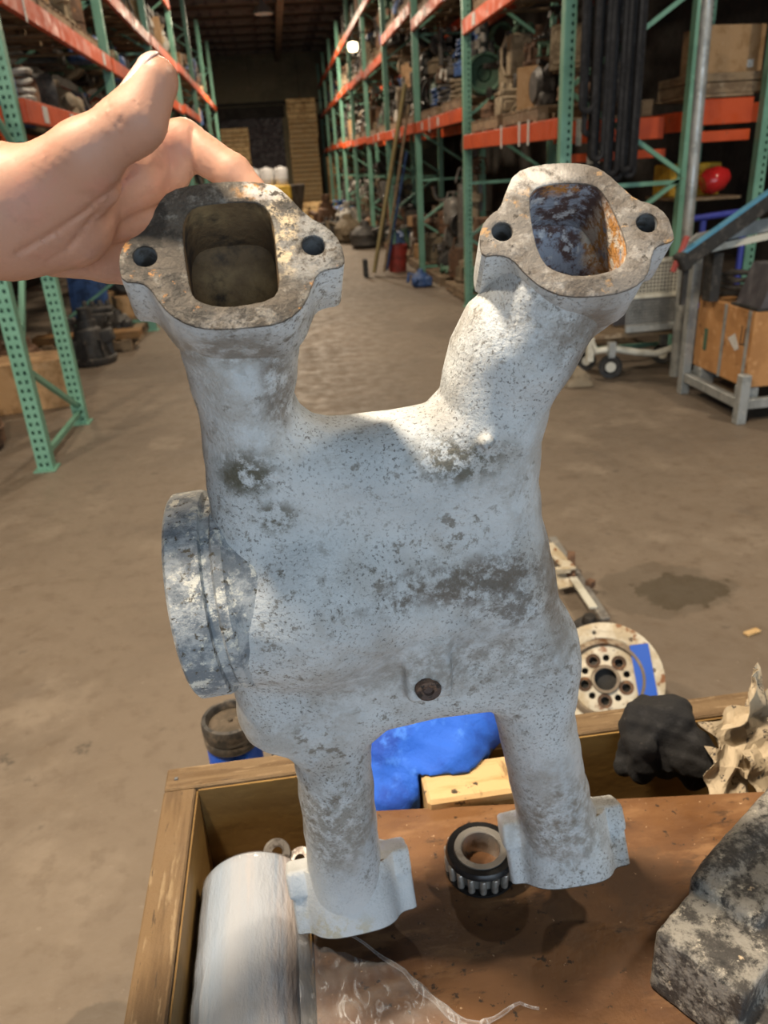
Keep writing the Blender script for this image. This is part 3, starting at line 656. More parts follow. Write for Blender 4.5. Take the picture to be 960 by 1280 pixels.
fl_out = [(148, 330), (150, 312), (158, 300), (176, 291), (188, 276), (195, 256), (211, 237), (247, 229), (296, 225), (339, 228), (357, 240), (385, 270), (410, 283), (426, 301), (432, 325), (427, 334), (410, 336), (397, 342), (390, 357), (384, 375), (371, 392), (349, 405), (307, 410), (264, 412), (236, 407), (211, 392), (197, 375), (187, 360), (176, 353), (152, 352)]
fl_port = [(227, 282), (236, 262), (252, 255), (300, 251), (326, 253), (341, 270), (346, 321), (350, 358), (340, 374), (300, 382), (272, 383), (247, 376), (238, 364), (231, 321)]
fr_out = [(599, 304), (601, 283), (613, 267), (625, 260), (633, 237), (643, 215), (670, 205), (714, 202), (742, 206), (760, 216), (778, 233), (796, 249), (817, 254), (835, 268), (842, 288), (844, 301), (824, 306), (816, 315), (813, 336), (803, 353), (778, 366), (742, 371), (707, 371), (679, 361), (657, 343), (640, 323), (622, 318), (603, 321)]
fr_port = [(661, 250), (668, 236), (680, 231), (707, 228), (742, 230), (757, 244), (774, 279), (785, 311), (780, 330), (757, 341), (721, 345), (696, 339), (680, 329), (668, 300)]
FL = flange_frame(290, 318, .420, math.radians(36), -.13, 1, (211, -15))
FR = flange_frame(721, 287, .440, math.radians(36), .36, 1, (181, -11))
def make_flange(fr, out, port, holes, th, mats, name='flange'):
    po = smooth_loop(port, 1)
    vs, fs, top = plate(smooth_loop(out, 1), [po]+[circle(h, r, 20) for h, r in holes], th, .0012, fr)
    b = MB(); cx = np.mean(po, 0); rr = max(np.hypot(*(np.array(q)-cx)) for q in po)
    b.add(vs, fs); c, u, v, m = fr
    # taper the body of the plate a little towards its back and pick the material of each face
    V = np.array(b.v); mi = []
    hs = [h for h, r in holes]
    pp = np.concatenate([np.array(po)*(1-k/8)+np.roll(np.array(po), -1, 0)*k/8 for k in range(8)])
    for f, tp in zip(fs, top):
        q = V[list(f)].mean(0)-c; a = np.array((q@u, q@v))
        dport = np.min(np.hypot(*(pp-a).T)); dh = min(np.hypot(*(a-np.array(h)))-r for h, r in holes)
        mi.append(1 if tp else (2 if dport < .004 else (3 if dh < .002 else 0)))
    b.mi = mi
    return b.build(name, mats, man, True)
holem = mat('dark_bolt_hole', (.13, .14, .15), [((.05, .045, .04), 60, .45, .6)], rough=.6, metal=.3)
make_flange(FL, to_plane(FL, fl_out), to_plane(FL, fl_port), [(to_plane(FL, [(181, 320)])[0], .0064), (to_plane(FL, [(392, 306)])[0], .0064)], .040, [paint, darkcast, rust_in, holem])
make_flange(FR, to_plane(FR, fr_out), to_plane(FR, fr_port), [(to_plane(FR, [(628, 289)])[0], .0060), (to_plane(FR, [(809, 278)])[0], .0060)], .042, [paint, barecast, rust_or, holem])
# lower flanges: the same outline, mirrored, facing down and forward
base_out = to_plane(FL, fl_out); base_port = to_plane(FL, fl_port); bh = [to_plane(FL, [(181, 320)])[0], to_plane(FL, [(392, 306)])[0]]
def foot_frame(px, py, n, uu, bend):
    l = LP(px, py, n); c = toW(l); m = nrm(-T3*math.cos(bend)+N3*math.sin(bend)); u = img_dir(c, uu[0], uu[1], m); return c, u, np.cross(m, u), m
KF = .97; FEET = []
for (px, py, n, uu) in ((446, 1147, -.004, (163, -38)), (711, 1089, -.004, (160, -28))):
    fr = foot_frame(px, py, n, uu, math.radians(33)); FEET.append(fr)
    make_flange(fr, [(a*KF, -b*KF*.8) for a, b in base_out][::-1], [(a*KF, -b*KF*.8) for a, b in base_port][::-1], [((h[0]*KF, -h[1]*KF*.8), .0064) for h in bh], .060, [paint, darkcast, rust_in, holem])
def loc3(w_): return np.array([w_@S3, w_@T3, w_@N3])
def fc(fr, a, du=0.0, dv=0.0): return loc3(fr[0]-fr[3]*a+fr[1]*du+fr[2]*dv-O3)
lo, hi, hh = (-.20, -.425, -.115), (.245, .275, .075), .0024
X, Y, Z = axes(lo, hi, hh)
def n0(t): return NB+np.where(t > .13, 1.6*(t-.13)**2, 0)+np.where(t < -.27, 1.0*(t+.27)**2, 0)
d2 = poly2d(X[:, :, 0], Y[:, :, 0], silL)[:, :, None]
Zs = Z-n0(Y)
r_, h_ = .034, .039
qx = d2+r_; qz = np.abs(Zs)-h_+r_
f = np.sqrt(np.maximum(qx, 0)**2+np.maximum(qz, 0)**2)+np.minimum(np.maximum(qx, qz), 0)-r_
# barrel running in from the side outlet
ba_, bb_ = LP(296, 743, NB), LP(400, 735, NB); bd_ = nrm(bb_-ba_+np.array((0, .006, 0))); bl0 = float(np.linalg.norm(bb_-ba_))
hx = (X-ba_[0])*bd_[0]+(Y-ba_[1])*bd_[1]+(Z-ba_[2])*bd_[2]
rx = np.sqrt(np.maximum((X-ba_[0])**2+(Y-ba_[1])**2+(Z-ba_[2])**2-hx*hx, 0)); q1 = rx-.0665+.010; q2 = np.abs(hx-bl0/2)-bl0/2+.010
f = smin(f, np.sqrt(np.maximum(q1, 0)**2+np.maximum(q2, 0)**2)+np.minimum(np.maximum(q1, q2), 0)-.010, .016)
f = smin(f, cone(X, Y, Z, ba_+bd_*.066, bb_, .066, .062), .02)
f = smin(f, cone(X, Y, Z, LP(400, 735, NB), LP(600, 715, NB), .062, .040), .03)
# necks up to the flanges
TUN = []
for fr, port, mid, end, rn_, rm in ((FL, to_plane(FL, fl_port), LP(303, 445, NB+.008), LP(318, 640, NB), .036, .0315), (FR, to_plane(FR, fr_port), LP(650, 430, NB+.008), LP(600, 640, NB), .038, .037)):
    pc = np.mean(port, 0); pa = np.ptp(np.array(port), axis=0)/2
    f = smin(f, cone(X, Y, Z, fc(fr, .026, *pc), mid, rn_, rm), .012)
    f = smin(f, rbox(X, Y, Z, fc(fr, .034, *pc), (pa[0]+.0075, pa[1]+.0075, .030), .014, np.stack([loc3(fr[1]), loc3(fr[2]), loc3(fr[3])])), .010)
    TUN.append((fr, pc, pa, mid, end))
def tunnels(X, Y, Z):
    out = []
    for fr, pc, pa, mid, end in TUN:
        A = np.stack([loc3(fr[1]), loc3(fr[2]), loc3(fr[3])])
        g = rbox(X, Y, Z, fc(fr, .010, *pc), (pa[0]+.0015, pa[1]+.0015, .034), .010, A)
        g = smin(g, cone(X, Y, Z, fc(fr, .030, *pc), mid, .026, .0225), .008); out.append(np.minimum(g, cone(X, Y, Z, mid, end, .0225, .022)))
    return out
tl, tr2 = tunnels(X, Y, Z); f = np.maximum(f, -np.minimum(tl, tr2)); del tl, tr2
# cast lugs closing the bolt holes from behind on the lower flanges
for fr in FEET:
    A = np.stack([loc3(fr[1]), loc3(fr[2]), loc3(fr[3])])
    for h in bh: f = smin(f, rbox(X, Y, Z, fc(fr, .048, h[0]*KF, -h[1]*KF*.8), (.0155, .0165, .0135), .004, A), .006)
# cut the body flush behind the flange faces
for fr, sg in ((FL, -1), (FR, 1), (FEET[0], -1), (FEET[1], 1)):
    c = fc(fr, .006); m = loc3(fr[3])
    f = np.where((X-.03)*sg > 0, np.maximum(f, (X-c[0])*m[0]+(Y-c[1])*m[1]+(Z-c[2])*m[2]), f)
# plug boss, its rib and the hollow beside it
zf = NB+.043
pb = LP(533, 852, zf); rb = LP(532, 800, zf)
f = smin(f, cone(X, Y, Z, (pb[0], pb[1], zf-.03), (pb[0], pb[1], zf-.006), .018, .016), .006)
f = smin(f, rbox(X, Y, Z, ((pb[0]+rb[0])/2, (pb[1]+rb[1])/2-.004, zf-.004), (.0175, .030, .012), .005), .005)
hp = LP(582, 832, zf+.005)
f = smax(f, -cone(X, Y, Z, (hp[0], hp[1]+.012, zf+.010), (hp[0]+.006, hp[1]-.012, zf+.010), .009, .013), .006)
f = np.maximum(f, -cone(X, Y, Z, (pb[0], pb[1], zf+.010), (pb[0], pb[1], zf+.04), .0103, .0103))
# casting knob, nib
kn = LP(608, 553, NB+.04); f = smin(f, cone(X, Y, Z, kn, kn+np.array((0, .001, .002)), .004, .004), .003)
f = f+ (.0011*np.sin(X*95+np.sin(Y*60)*2)*np.sin(Y*83+1)*np.sin(Z*70)).astype(np.float32)
v, q = nets(f, lo, hh)
fcx = v[q].mean(1)
tl, tr2 = tunnels(fcx[:, 0], fcx[:, 1], fcx[:, 2]); mi = np.zeros(len(q), int); mi[tl < .0014] = 1; mi[tr2 < .0014] = 2
body = smesh('body', toW(v), q, [paint, rust_in, rust_or], man); body.data.polygons.foreach_set('material_index', mi.tolist())
del f, d2, Zs, qx, qz, hx, rx, q1, q2
# collar of the side outlet
collarm = mat('flaking_grey_white_collar', (.46, .48, .49), [((.19, .215, .24), 34, .44, .58, dict(det=10, rough=.75)), ((.74, .72, .64), 70, .53, .61, dict(det=10, rough=.75)), ((.10, .085, .06), 170, .58, .66, dict(det=6))], rough=.6, bump=.8, bs=240)
ca = LP(237, 744, NB); cb = LP(330, 733, NB); cdir = nrm(cb-ca); cdir = nrm(cdir+np.array((0, .055, 0)))
b = MB(); r0 = .0755
b.lathe([(r0*.80, .0), (r0*.97, .0), (r0, .002), (r0*1.0, .021), (r0*.985, .0235), (r0*.93, .0245), (r0*.93, .030), (r0*.965, .032), (r0*.965, .038), (r0*.90, .042), (r0*.84, .060), (r0*.70, .085)], 64, toW(ca), cdir @ A3.T)
b.lathe([(r0*.80, .0), (r0*.78, .03), (r0*.5, .07), (.0, .075)], 48, toW(ca), cdir @ A3.T)
b.build('outlet_collar', collarm, man, True)
b = MB(); pw = toW((pb[0], pb[1], zf+.0045)); b.lathe([(0, .0045), (.0035, .0045), (.0040, .0065), (.0072, .0075), (.0092, .0066), (.0100, .004), (.0100, -.004)], 20, pw, N3)
b.build('plug', plugm, man, True)['label'] = 'rusty round threaded plug'

# ------------------------------------------------------------------ the hand
skin = mat('skin', (.50, .265, .18), [((.56, .24, .17), 28, .5, .7, dict(amt=.5)), ((.38, .19, .125), 60, .52, .7, dict(amt=.45)), ((.70, .33, .27), 10, .3, .5, dict(at=(.0, .0, .0, .03, .03, .03), amt=.0))], rough=.46, bump=.12, bs=420, sss=.12)
skin.node_tree.nodes['Principled BSDF'].inputs['Specular IOR Level'].default_value = .4
nailm = mat('thumbnail', (.74, .50, .43), [((.80, .66, .58), 90, .5, .7)], rough=.3, coat=.3, rvar=.05)
def HC(px, py, d): return np.array([(px-480)/F*d, -(py-640)/F*d, -d])
def hr(wpx, d): return wpx/F*d
lo, hi, hh = HC(-90, 370, .50), HC(350, 40, .40), .0016
lo = np.array([-.56, .045, -.56]); hi = np.array([-.055, .292, -.20]); hh = .0019
X, Y, Z = axes(lo, hi, hh)
def seg(a, b, k=(1, 1, 1)):
    (x1, y1, d1, r1), (x2, y2, d2_, r2) = a, b
    return cone(X, Y, Z, HC(x1, y1, d1), HC(x2, y2, d2_), hr(r1, d1), hr(r2, d2_), k)
f = seg((-140, 266, .435, 74), (0, 264, .435, 75))                        # wrist
f = smin(f, cone(X, Y, Z, HC(-140, 266, .435), (-.50, .105, -.262), hr(74, .435), .046), .01)   # forearm
f = smin(f, seg((10, 268, .440, 72), (78, 270, .452, 64)), .016)          # heel of the palm
f = smin(f, seg((20, 242, .425, 42), (106, 194, .412, 39)), .012)         # thenar
f = smin(f, seg((30, 258, .428, 48), (108, 220, .425, 44)), .010)
f = smin(f, seg((106, 193, .412, 38), (162, 156, .408, 35)), .007)        # thumb
f = smin(f, seg((160, 158, .408, 35), (195, 97, .404, 25.0)), .006)
f = smin(f, seg((178, 150, .404, 31), (198, 104, .402, 21.5)), .006)
f = smin(f, seg((95, 232, .455, 50), (165, 215, .462, 40)), .012)         # index
ix = smin(seg((120, 215, .460, 42), (226, 182, .474, 30)), seg((150, 235, .468, 34), (215, 215, .478, 24)), .008)
ix = smin(ix, seg((229, 177, .474, 26.5), (292, 217, .468, 22)), .0035)
ix = smin(ix, seg((292, 217, .468, 22), (318, 240, .466, 17)), .004)
f = smin(f, ix, .007)
f = smin(f, smin(seg((95, 275, .470, 38), (172, 272, .486, 23)), seg((172, 272, .486, 23), (255, 292, .505, 20)), .006), .005)   # middle
f = smin(f, smin(seg((80, 300, .480, 36), (150, 314, .500, 20)), seg((150, 314, .500, 20), (230, 335, .515, 18)), .006), .005)   # ring
f = smin(f, smin(seg((70, 316, .480, 30), (132, 334, .498, 17)), seg((132, 334, .498, 17), (200, 350, .510, 15)), .006), .005)   # little
# palm crease, knuckle creases, flat for the nail
PX, PY = 480-F*X/Z, 640+F*Y/Z
def crease(pts, dep, wd):
    global f
    d = None
    for a, b in zip(pts[:-1], pts[1:]):
        ex, ey = b[0]-a[0], b[1]-a[1]; h = np.clip(((PX-a[0])*ex+(PY-a[1])*ey)/(ex*ex+ey*ey), 0, 1)
        g = (PX-a[0]-h*ex)**2+(PY-a[1]-h*ey)**2; d = g if d is None else np.minimum(d, g)
    f = f+(dep*np.exp(-d/(wd*wd))*(Z > -.46)).astype(np.float32)
crease([(168, 212), (146, 232), (108, 262), (72, 288), (22, 316)], .0022, 3.2)
crease([(150, 236), (118, 268), (84, 312)], .0012, 3.0); crease([(96, 300), (60, 328)], .0008, 3.0)
crease([(126, 134), (134, 150), (146, 160)], .0010, 2.6); crease([(134, 129), (142, 146), (153, 155)], .0009, 2.4); crease([(118, 139), (126, 156)], .0006, 2.5)
f = f+(.0016*np.exp(-(((PX-240)/3.0)**2))*((PY > 160) & (PY < 215) & (Z < -.44))).astype(np.float32)
f = f+(.00035*np.sin(PX*.55+.3*PY)*np.sin(PY*.4-.2*PX)).astype(np.float32)
v, q = nets(f, lo, hh)
wv = CP+np.outer(v[:, 0], CR)+np.outer(v[:, 1], CU)-np.outer(v[:, 2], FW)
per = thing('person', "person's bare left hand and wrist reaching in, thumb raised, gripping the manifold flange", 'person', CP+CR*(-.24)+CU*.16+FW*.435)
hb = smesh('hand', wv, q, skin, per)
# thumbnail: curved shell on the upper left of the thumb tip
def nail():
    b = MB(); e1 = nrm(HC(195, 97, .404)-HC(160, 158, .408)); c0 = HC(195, 97, .404)
    out = nrm(np.array([-.74, .10, .66])); out = nrm(out-e1*(out@e1)); sd = np.cross(e1, out); vs = []
    nu, nv = 14, 9
    for i in range(nu):
        s_ = -.0165+.0262*i/(nu-1); R_ = (hr(25.0, .404)+.0003-s_*.10) if s_ < 0 else math.sqrt(max(1e-8, (hr(25.0, .404)+.0006)**2-s_*s_*.9))
        half = .62*(1-.22*max(0, (2*i/(nu-1)-1))**3)*(1 if i > 1 else .75+.2*i)
        for j in range(nv):
            a = half*(2*j/(nv-1)-1); rr = R_-.0005*abs(2*j/(nv-1)-1)
            vs.append(c0+e1*s_+out*math.cos(a)*rr+sd*math.sin(a)*rr)
    fs = [(i*nv+j, i*nv+j+1, (i+1)*nv+j+1, (i+1)*nv+j) for i in range(nu-1) for j in range(nv-1)]
    vs = [CP+CR*p[0]+CU*p[1]-FW*p[2] for p in vs]
    b.add(vs, fs); o = b.build('thumbnail', nailm, per, 'all')
    md = o.modifiers.new('thick', 'SOLIDIFY'); md.thickness = .0008; md.offset = 1
nail()
# ------------------------------------------------------------------ crate, board and what lies on them
oldwood = mat('weathered_plywood_edge', (.155, .098, .048), [((.10, .06, .028), 6, .45, .62, dict(sv=(9, .7, 9), det=7)), ((.24, .17, .095), 30, .55, .68, dict(sv=(4, .6, 4))), ((.07, .045, .025), 50, .62, .7, dict(sv=(3, .5, 3)))], rough=.75, bump=.5, bs=110)
oldwoodx = mat('weathered_plywood_rail', (.165, .108, .055), [((.11, .066, .03), 6, .45, .62, dict(sv=(.7, 9, 9), det=7)), ((.25, .175, .10), 30, .55, .68, dict(sv=(.6, 4, 4))), ((.07, .045, .025), 50, .62, .7, dict(sv=(.5, 3, 3)))], rough=.75, bump=.5, bs=110)
inwood = mat('crate_inside_wood', (.28, .17, .052), [((.21, .12, .035), 5, .42, .6, dict(sv=(1, 1, 5)))], rough=.6, bump=.1, bs=80)
boardm = mat('oil_stained_board', (.165, .078, .030), [((.105, .046, .017), 7, .42, .62, dict(sv=(.6, 1.4, 1), det=7)), ((.22, .115, .05), 22, .52, .70, dict(sv=(.5, 1.6, 1), det=8)), ((.06, .03, .014), 26, .56, .68, dict(sv=(.5, 1.5, 1), det=9, rough=.75)), ((.035, .02, .012), 90, .62, .67, dict(det=7)), ((.09, .045, .02), 5, .40, .5, dict(at=(.02, .04, 0, .10, .08, 1), ak=1.2, amt=.7)), ((.45, .30, .18), 160, .68, .71)], rough=.5, bump=.2, bs=160)
ZR, ZP = .872, .862
cr = thing('wooden_crate', 'open weathered wooden crate with thick plywood rim in the foreground', 'crate', (.2, .52, .60))
b = MB(); b.box((-.209, .22, .615), (-.171, .745, ZR), .002); b.build('side_wall', oldwood, cr)
b = MB(); b.box((-.1709, .22, .64), (-.1685, .744, ZR-.006)); b.build('side_lining', inwood, cr)
b = MB(); b.box((-.209, .746, .615), (.62, .784, ZR), .002); b.build('back_wall', oldwoodx, cr)
b = MB(); b.box((-.168, .7435, .64), (.58, .7459, ZR-.005)); b.build('back_lining', inwood, cr)
b = MB(); b.box((.582, .22, .615), (.62, .745, ZR), .002); b.build('side_wall', oldwood, cr)
b = MB(); b.box((-.209, .18, .615), (.62, .2195, ZR), .002); b.build('front_wall', oldwoodx, cr)
b = MB(); b.box((-.209, .18, .60), (.62, .784, .6145)); b.build('bottom', inwood, cr)
b = MB(); b.obox((-.196, .763, ZR+.0008), (1, 0, 0), (0, 1, 0), (.002, .002, .001)); b.build('nail_head', holem, cr)
bd = MB(); pts = [(-.042, .24), (.56, .24), (.56, .612), (.042, .676), (-.036, .685)]
bd.prism([(x, y, ZP-.013) for x, y in pts], (0, 0, .013))
bo = bd.build('worktop_board', boardm, None); bo.location = (0, 0, 0)
def recenter(o):      # put the origin of a one-mesh thing at its base
    c = np.array([v.co[:] for v in o.data.vertices]); k = (c.min(0)+c.max(0))/2; k[2] = c[:, 2].min()
    o.data.transform(Matrix.Translation(-Vector(k.tolist()))); o.location = k.tolist(); return o
recenter(bo); tag(bo, 'brown oil-stained wooden board laid in the crate under the manifold', 'board')
for x, y, wh in ((.0, .30, 'near left'), (.45, .30, 'near right'), (.0, .60, 'far left'), (.45, .55, 'far right')):
    b = MB(); b.box((x-.02, y-.04, .6150), (x+.07, y+.03, ZP-.0135), .002); o = recenter(b.build('support_block', inwood)); tag(o, 'wooden support block under the %s corner of the worktop board' % wh, 'wood block', 'blocks under the board')
# bench carrying the crate
steelm = mat('worn_grey_steel', (.27, .265, .25), [((.17, .16, .15), 8, .45, .62), ((.36, .33, .29), 30, .56, .68), ((.20, .12, .06), 14, .62, .72)], rough=.55, metal=.35, bump=.2, bs=120)
bn = thing('steel_bench', 'grey steel bench top showing behind the crate beside the dark jar', 'bench', (.2, .5, 0))
b = MB(); b.box((-.262, .10, .570), (.66, .97, .5995), .003); b.build('bench_top', steelm, bn)
for x in (-.24, .62):
    for y in (.14, .94):
        b = MB(); b.box((x-.02, y-.02, 0), (x+.02, y+.02, .5695)); b.build('leg', steelm, bn)
b = MB(); b.box((-.22, .92, .18), (.60, .95, .22)); b.build('rail', steelm, bn); b = MB(); b.box((-.22, .13, .18), (.60, .16, .22)); b.build('rail', steelm, bn)

# stretch film roll
film = mat('milky_stretch_film', (.36, .385, .43), [((.26, .335, .44), 9, .45, .65, dict(sv=(1, .2, 1))), ((.44, .40, .39), 24, .5, .66, dict(sv=(1, .15, 1)))], rough=.20, coat=.9, rvar=.1, bump=.35, bs=30, sv=(1, .35, 1))  # streaks in the film colour imitate highlights
corem = mat('cardboard_core', (.40, .28, .16), [((.30, .2, .1), 20, .5, .6)], rough=.8)
RX, RZ, RR = -.1055, .7965, .0615
ro = thing('stretch_film_roll', 'thick glossy white roll of stretch film lying in the crate corner', 'film roll', (RX, .45, RZ-RR))
b = MB(); n = 64; prof = [(.0375, .245), (.052, .243), (RR-.004, .245), (RR, .25)]+[(RR+.0005*math.sin(i*1.7)+.0003*math.sin(i*4.1), .26+.0125*i) for i in range(31)]+[(RR, .645), (RR-.003, .650), (.052, .651), (.0375, .650)]
b.lathe([(r, y) for r, y in prof], n, (RX, 0, RZ), (0, 1, 0)); b.build('film_body', film, ro, 'all')
b = MB(); b.lathe([(.0374, .240), (.0374, .655), (.033, .655), (.033, .240)], 32, (RX, 0, RZ), (0, 1, 0), closed=True); b.build('core', corem, ro, True)
clear = bpy.data.materials.new('clear_film'); clear.use_nodes = True; t = NT(clear)
pb_ = t.n['Principled BSDF']; pb_.inputs['Base Color'].default_value = (.93, .94, .96, 1); pb_.inputs['Roughness'].default_value = .12
tr = t.node('ShaderNodeBsdfTransparent'); mx = t.node('ShaderNodeMixShader'); fz = t.node('ShaderNodeLayerWeight'); fz.inputs[0].default_value = .35
tcc = t.node('ShaderNodeTexCoord').outputs['Object']
t.put(mx.inputs[0], t.math('ADD', t.math('MULTIPLY', fz.outputs[1], .5), t.ramp(t.noise(t.vmath('MULTIPLY', tcc, (1, .5, 1)), 60, 4, .6, 1.5), .52, .66, .03, .34), clamp=True))
t.l.new(tr.outputs[0], mx.inputs[1]); t.l.new(pb_.outputs[0], mx.inputs[2]); t.l.new(mx.outputs[0], t.n['Material Output'].inputs[0])
bpn = t.node('ShaderNodeBump'); bpn.inputs['Strength'].default_value = .6; bpn.inputs['Distance'].default_value = .004; t.put(bpn.inputs['Height'], t.noise(tcc, 90, 4)); t.l.new(bpn.outputs[0], pb_.inputs['Normal'])
def sheet(edgeA, edgeB, nu, nv, lift, amp):
    vs = []
    for i in range(nu):
        for j in range(nv):
            s_, t_ = i/(nu-1), j/(nv-1)
            a = np.array(edgeA[0])*(1-s_)+np.array(edgeA[1])*s_; c = np.array(edgeB[0])*(1-s_)+np.array(edgeB[1])*s_
            p = a*(1-t_)+c*t_; z = ZP+lift(s_, t_)+amp*abs(math.sin(9*s_+5*t_)*math.sin(17*t_+3*s_))
            vs.append((p[0], p[1], z))
    return vs, [(i*nv+j, i*nv+j+1, (i+1)*nv+j+1, (i+1)*nv+j) for i in range(nu-1) for j in range(nv-1)]
b = MB()
g0 = G(392, 1185, ZP); g1 = G(393, 1300, ZP); g2 = G(505, 1215, ZP); g3 = G(590, 1290, ZP)
b.add(*sheet(((-.052, g0[1]+.005), (-.052, g1[1]-.02)), (g2[:2], g3[:2]), 26, 26, lambda s, t: .003+.016*max(0, 1-t*5), .005))
b.build('film_tail', clear, ro, 'all')
b = MB(); pth = [G(x, y, ZP+.004) for x, y in ((440, 1170), (470, 1190), (505, 1215), (530, 1240), (565, 1270), (600, 1283), (625, 1268), (650, 1254), (682, 1262))]
sm = []
for i in range(len(pth)-1):
    for k in range(4): a = k/4; sm.append(pth[i]*(1-a)+pth[i+1]*a+np.array((0, 0, .0015*math.sin(i*4+k))))
b.tube(sm, [.0012+.0022*math.sin(math.pi*min(1, i/len(sm)*1.05))**2*(1+.4*math.sin(i*1.3)) for i in range(len(sm))], 7)
b.build('film_strand', clear, ro, 'all')

# bearing
blk = mat('black_oiled_steel', (.022, .022, .024), [((.06, .06, .06), 30, .5, .7)], rough=.32, metal=.6)
stl = mat('polished_bearing_steel', (.42, .40, .37), [((.22, .19, .16), 40, .55, .68)], rough=.33, metal=.7)
bc_ = G(601, 1062, ZP+.026); bx, by = bc_[0], bc_[1]
be = thing('roller_bearing', 'black tapered roller bearing lying on the brown board', 'bearing', (bx, by, ZP))
k = 1.05
b = MB(); b.lathe([(.0195*k, .0), (.0195*k, .0285), (.0205*k, .0295), (.0265*k, .0295), (.0265*k, .026), (.0285*k, .004), (.0285*k, 0)], 48, (bx, by, ZP), closed=True); b.build('inner_ring', stl, be, True)
b = MB(); b.lathe([(.0275*k, .0285), (.0335*k, .0285), (.0352*k, .026), (.0355*k, .0225), (.0345*k, .0225), (.0275*k, .0245)], 48, (bx, by, ZP), closed=True)
b.lathe([(.0305*k, .0005), (.0365*k, .0005), (.0365*k, .0035), (.0305*k, .0035)], 48, (bx, by, ZP), closed=True); b.build('cage', blk, be, True)
rp = MB(); rp.lathe([(0, -.0095), (.0034, -.0095), (.0038, -.009), (.0034, .009), (.003, .0095), (0, .0095)], 12, ax=(0, -.10, 1)); rme = rp.mesh('roller', stl, True)
for i in range(18):
    a = 2*math.pi*i/18; o = link('roller', rme, be); o.location = (.0335*k*math.cos(a), .0335*k*math.sin(a), .0132); o.rotation_euler = (0, 0, a+math.pi/2)

# pale wood block beyond the board
blockm = mat('pale_oiled_timber', (.60, .41, .20), [((.46, .28, .11), 6, .45, .6, dict(sv=(1, 6, 6), det=6)), ((.20, .12, .05), 9, .54, .62, dict(sv=(2, .6, 1), det=7)), ((.05, .035, .02), 40, .60, .66, dict(det=6))], rough=.6, bump=.2, bs=90)
p0, p1, p2 = G(528, 960, .874), G(640, 944, .874), G(531, 1012, .874); ux = nrm(p1-p0); uy = nrm(p2-p0)
b = MB(); cc = p0+ux*.085+uy*.027; b.obox((cc[0], cc[1], .838), ux, uy, (.085, .030, .036), .004); o = recenter(b.build('timber_block', blockm)); tag(o, 'pale timber block with dark stains wedged behind the board', 'wood block')
# blocks and cloth
def cloud(X, Y, Z, s, a, ph=0.0):
    return a*(np.sin(X*s+1.3*np.sin(Y*s*.7+ph))*np.sin(Y*s*.9+1.1*np.sin(Z*s*.8+ph))+.5*np.sin(Z*s*1.7+X*s*1.3+ph)*np.sin(Y*s*1.9))
bluem = mat('blue_cloth', (.015, .115, .62), [((.008, .06, .40), 12, .45, .62), ((.05, .20, .78), 30, .56, .7), ((.045, .045, .055), 7, .5, .56, dict(at=(.055, -.01, .03, .04, .05, .05)))], rough=.8, bump=.5, bs=220, rvar=.05)
c0 = G(545, 930, .90); lo = (c0[0]-.14, .665, .76); hi = (c0[0]+.16, .90, .98)
X, Y, Z = axes(lo, hi, .003)
f = cone(X, Y, Z, (c0[0]-.055, .775, .875), (c0[0]+.07, .800, .895), .046, .052, (1, 1.0, 1.15))
f = smin(f, cone(X, Y, Z, (c0[0]-.070, .715, .835), (c0[0]-.045, .77, .87), .026, .034), .03)
f = smin(f, cone(X, Y, Z, (c0[0]-.060, .722, .838), (c0[0]+.02, .735, .862), .030, .030), .03)
f = smin(f, cone(X, Y, Z, (c0[0]+.03, .725, .868), (c0[0]+.06, .77, .88), .024, .03), .03)
f = f+cloud(X, Y, Z, 55, .0030)+cloud(X, Y, Z, 130, .0012, 2)
f = np.maximum(f, -rbox(X, Y, Z, (.2, .765, .74), (.5, .0205, .134), .001)); ux2 = nrm((ux[0], ux[1], 0)); f = np.maximum(f, -rbox(X, Y, Z, (cc[0], cc[1], .838), (.089, .034, .039), .002, np.stack([ux2, np.array((-ux2[1], ux2[0], 0)), np.array((0, 0, 1.0))])))
v, q = nets(f.astype(np.float32), lo, .003); o = recenter(smesh('blue_rag', v, q, bluem)); tag(o, 'bright blue bundled cloth draped over the back rim of the crate', 'cloth')
# black glove
glovem = mat('black_knit_glove', (.008, .008, .009), [((.020, .020, .022), 60, .5, .7), ((.10, .09, .08), 300, .68, .72)], rough=.9, bump=.8, bs=420, rvar=.03)
ga, gb = G(822, 902, .908), np.array((.448, .672, .852))
lo = (ga[0]-.09, .60, .79); hi = (gb[0]+.08, .88, .985); X, Y, Z = axes(lo, hi, .0022)
f = smin(cone(X, Y, Z, ga, ga*.4+gb*.6, .030, .029), cone(X, Y, Z, ga*.4+gb*.6, gb, .029, .032), .01)
f = smin(f, cone(X, Y, Z, ga+np.array((-.016, .004, .0)), ga+np.array((.016, -.004, .006)), .027, .026), .008)
fa = G(800, 930, .893); fb = np.array((.372, .688, .858))
f = smin(f, smin(cone(X, Y, Z, fa, fb, .019, .018), cone(X, Y, Z, ga+np.array((-.026, -.002, -.006)), fa, .020, .019), .006), .0035)
f = smin(f, cone(X, Y, Z, fa+np.array((.030, .004, .004)), fb+np.array((.030, -.006, .0)), .017, .017), .003)
f = smin(f, cone(X, Y, Z, fa+np.array((-.004, .012, -.012)), fb+np.array((-.012, .014, -.006)), .015, .014), .003)
f = f+cloud(X, Y, Z, 95, .0030, 1)+cloud(X, Y, Z, 210, .0010, 3)
f = np.maximum(f, -rbox(X, Y, Z, (.2, .765, .74), (.5, .0205, .133), .001)); f = np.maximum(f, -rbox(X, Y, Z, (.3, .45, .80), (.5, .225, .063), .001))
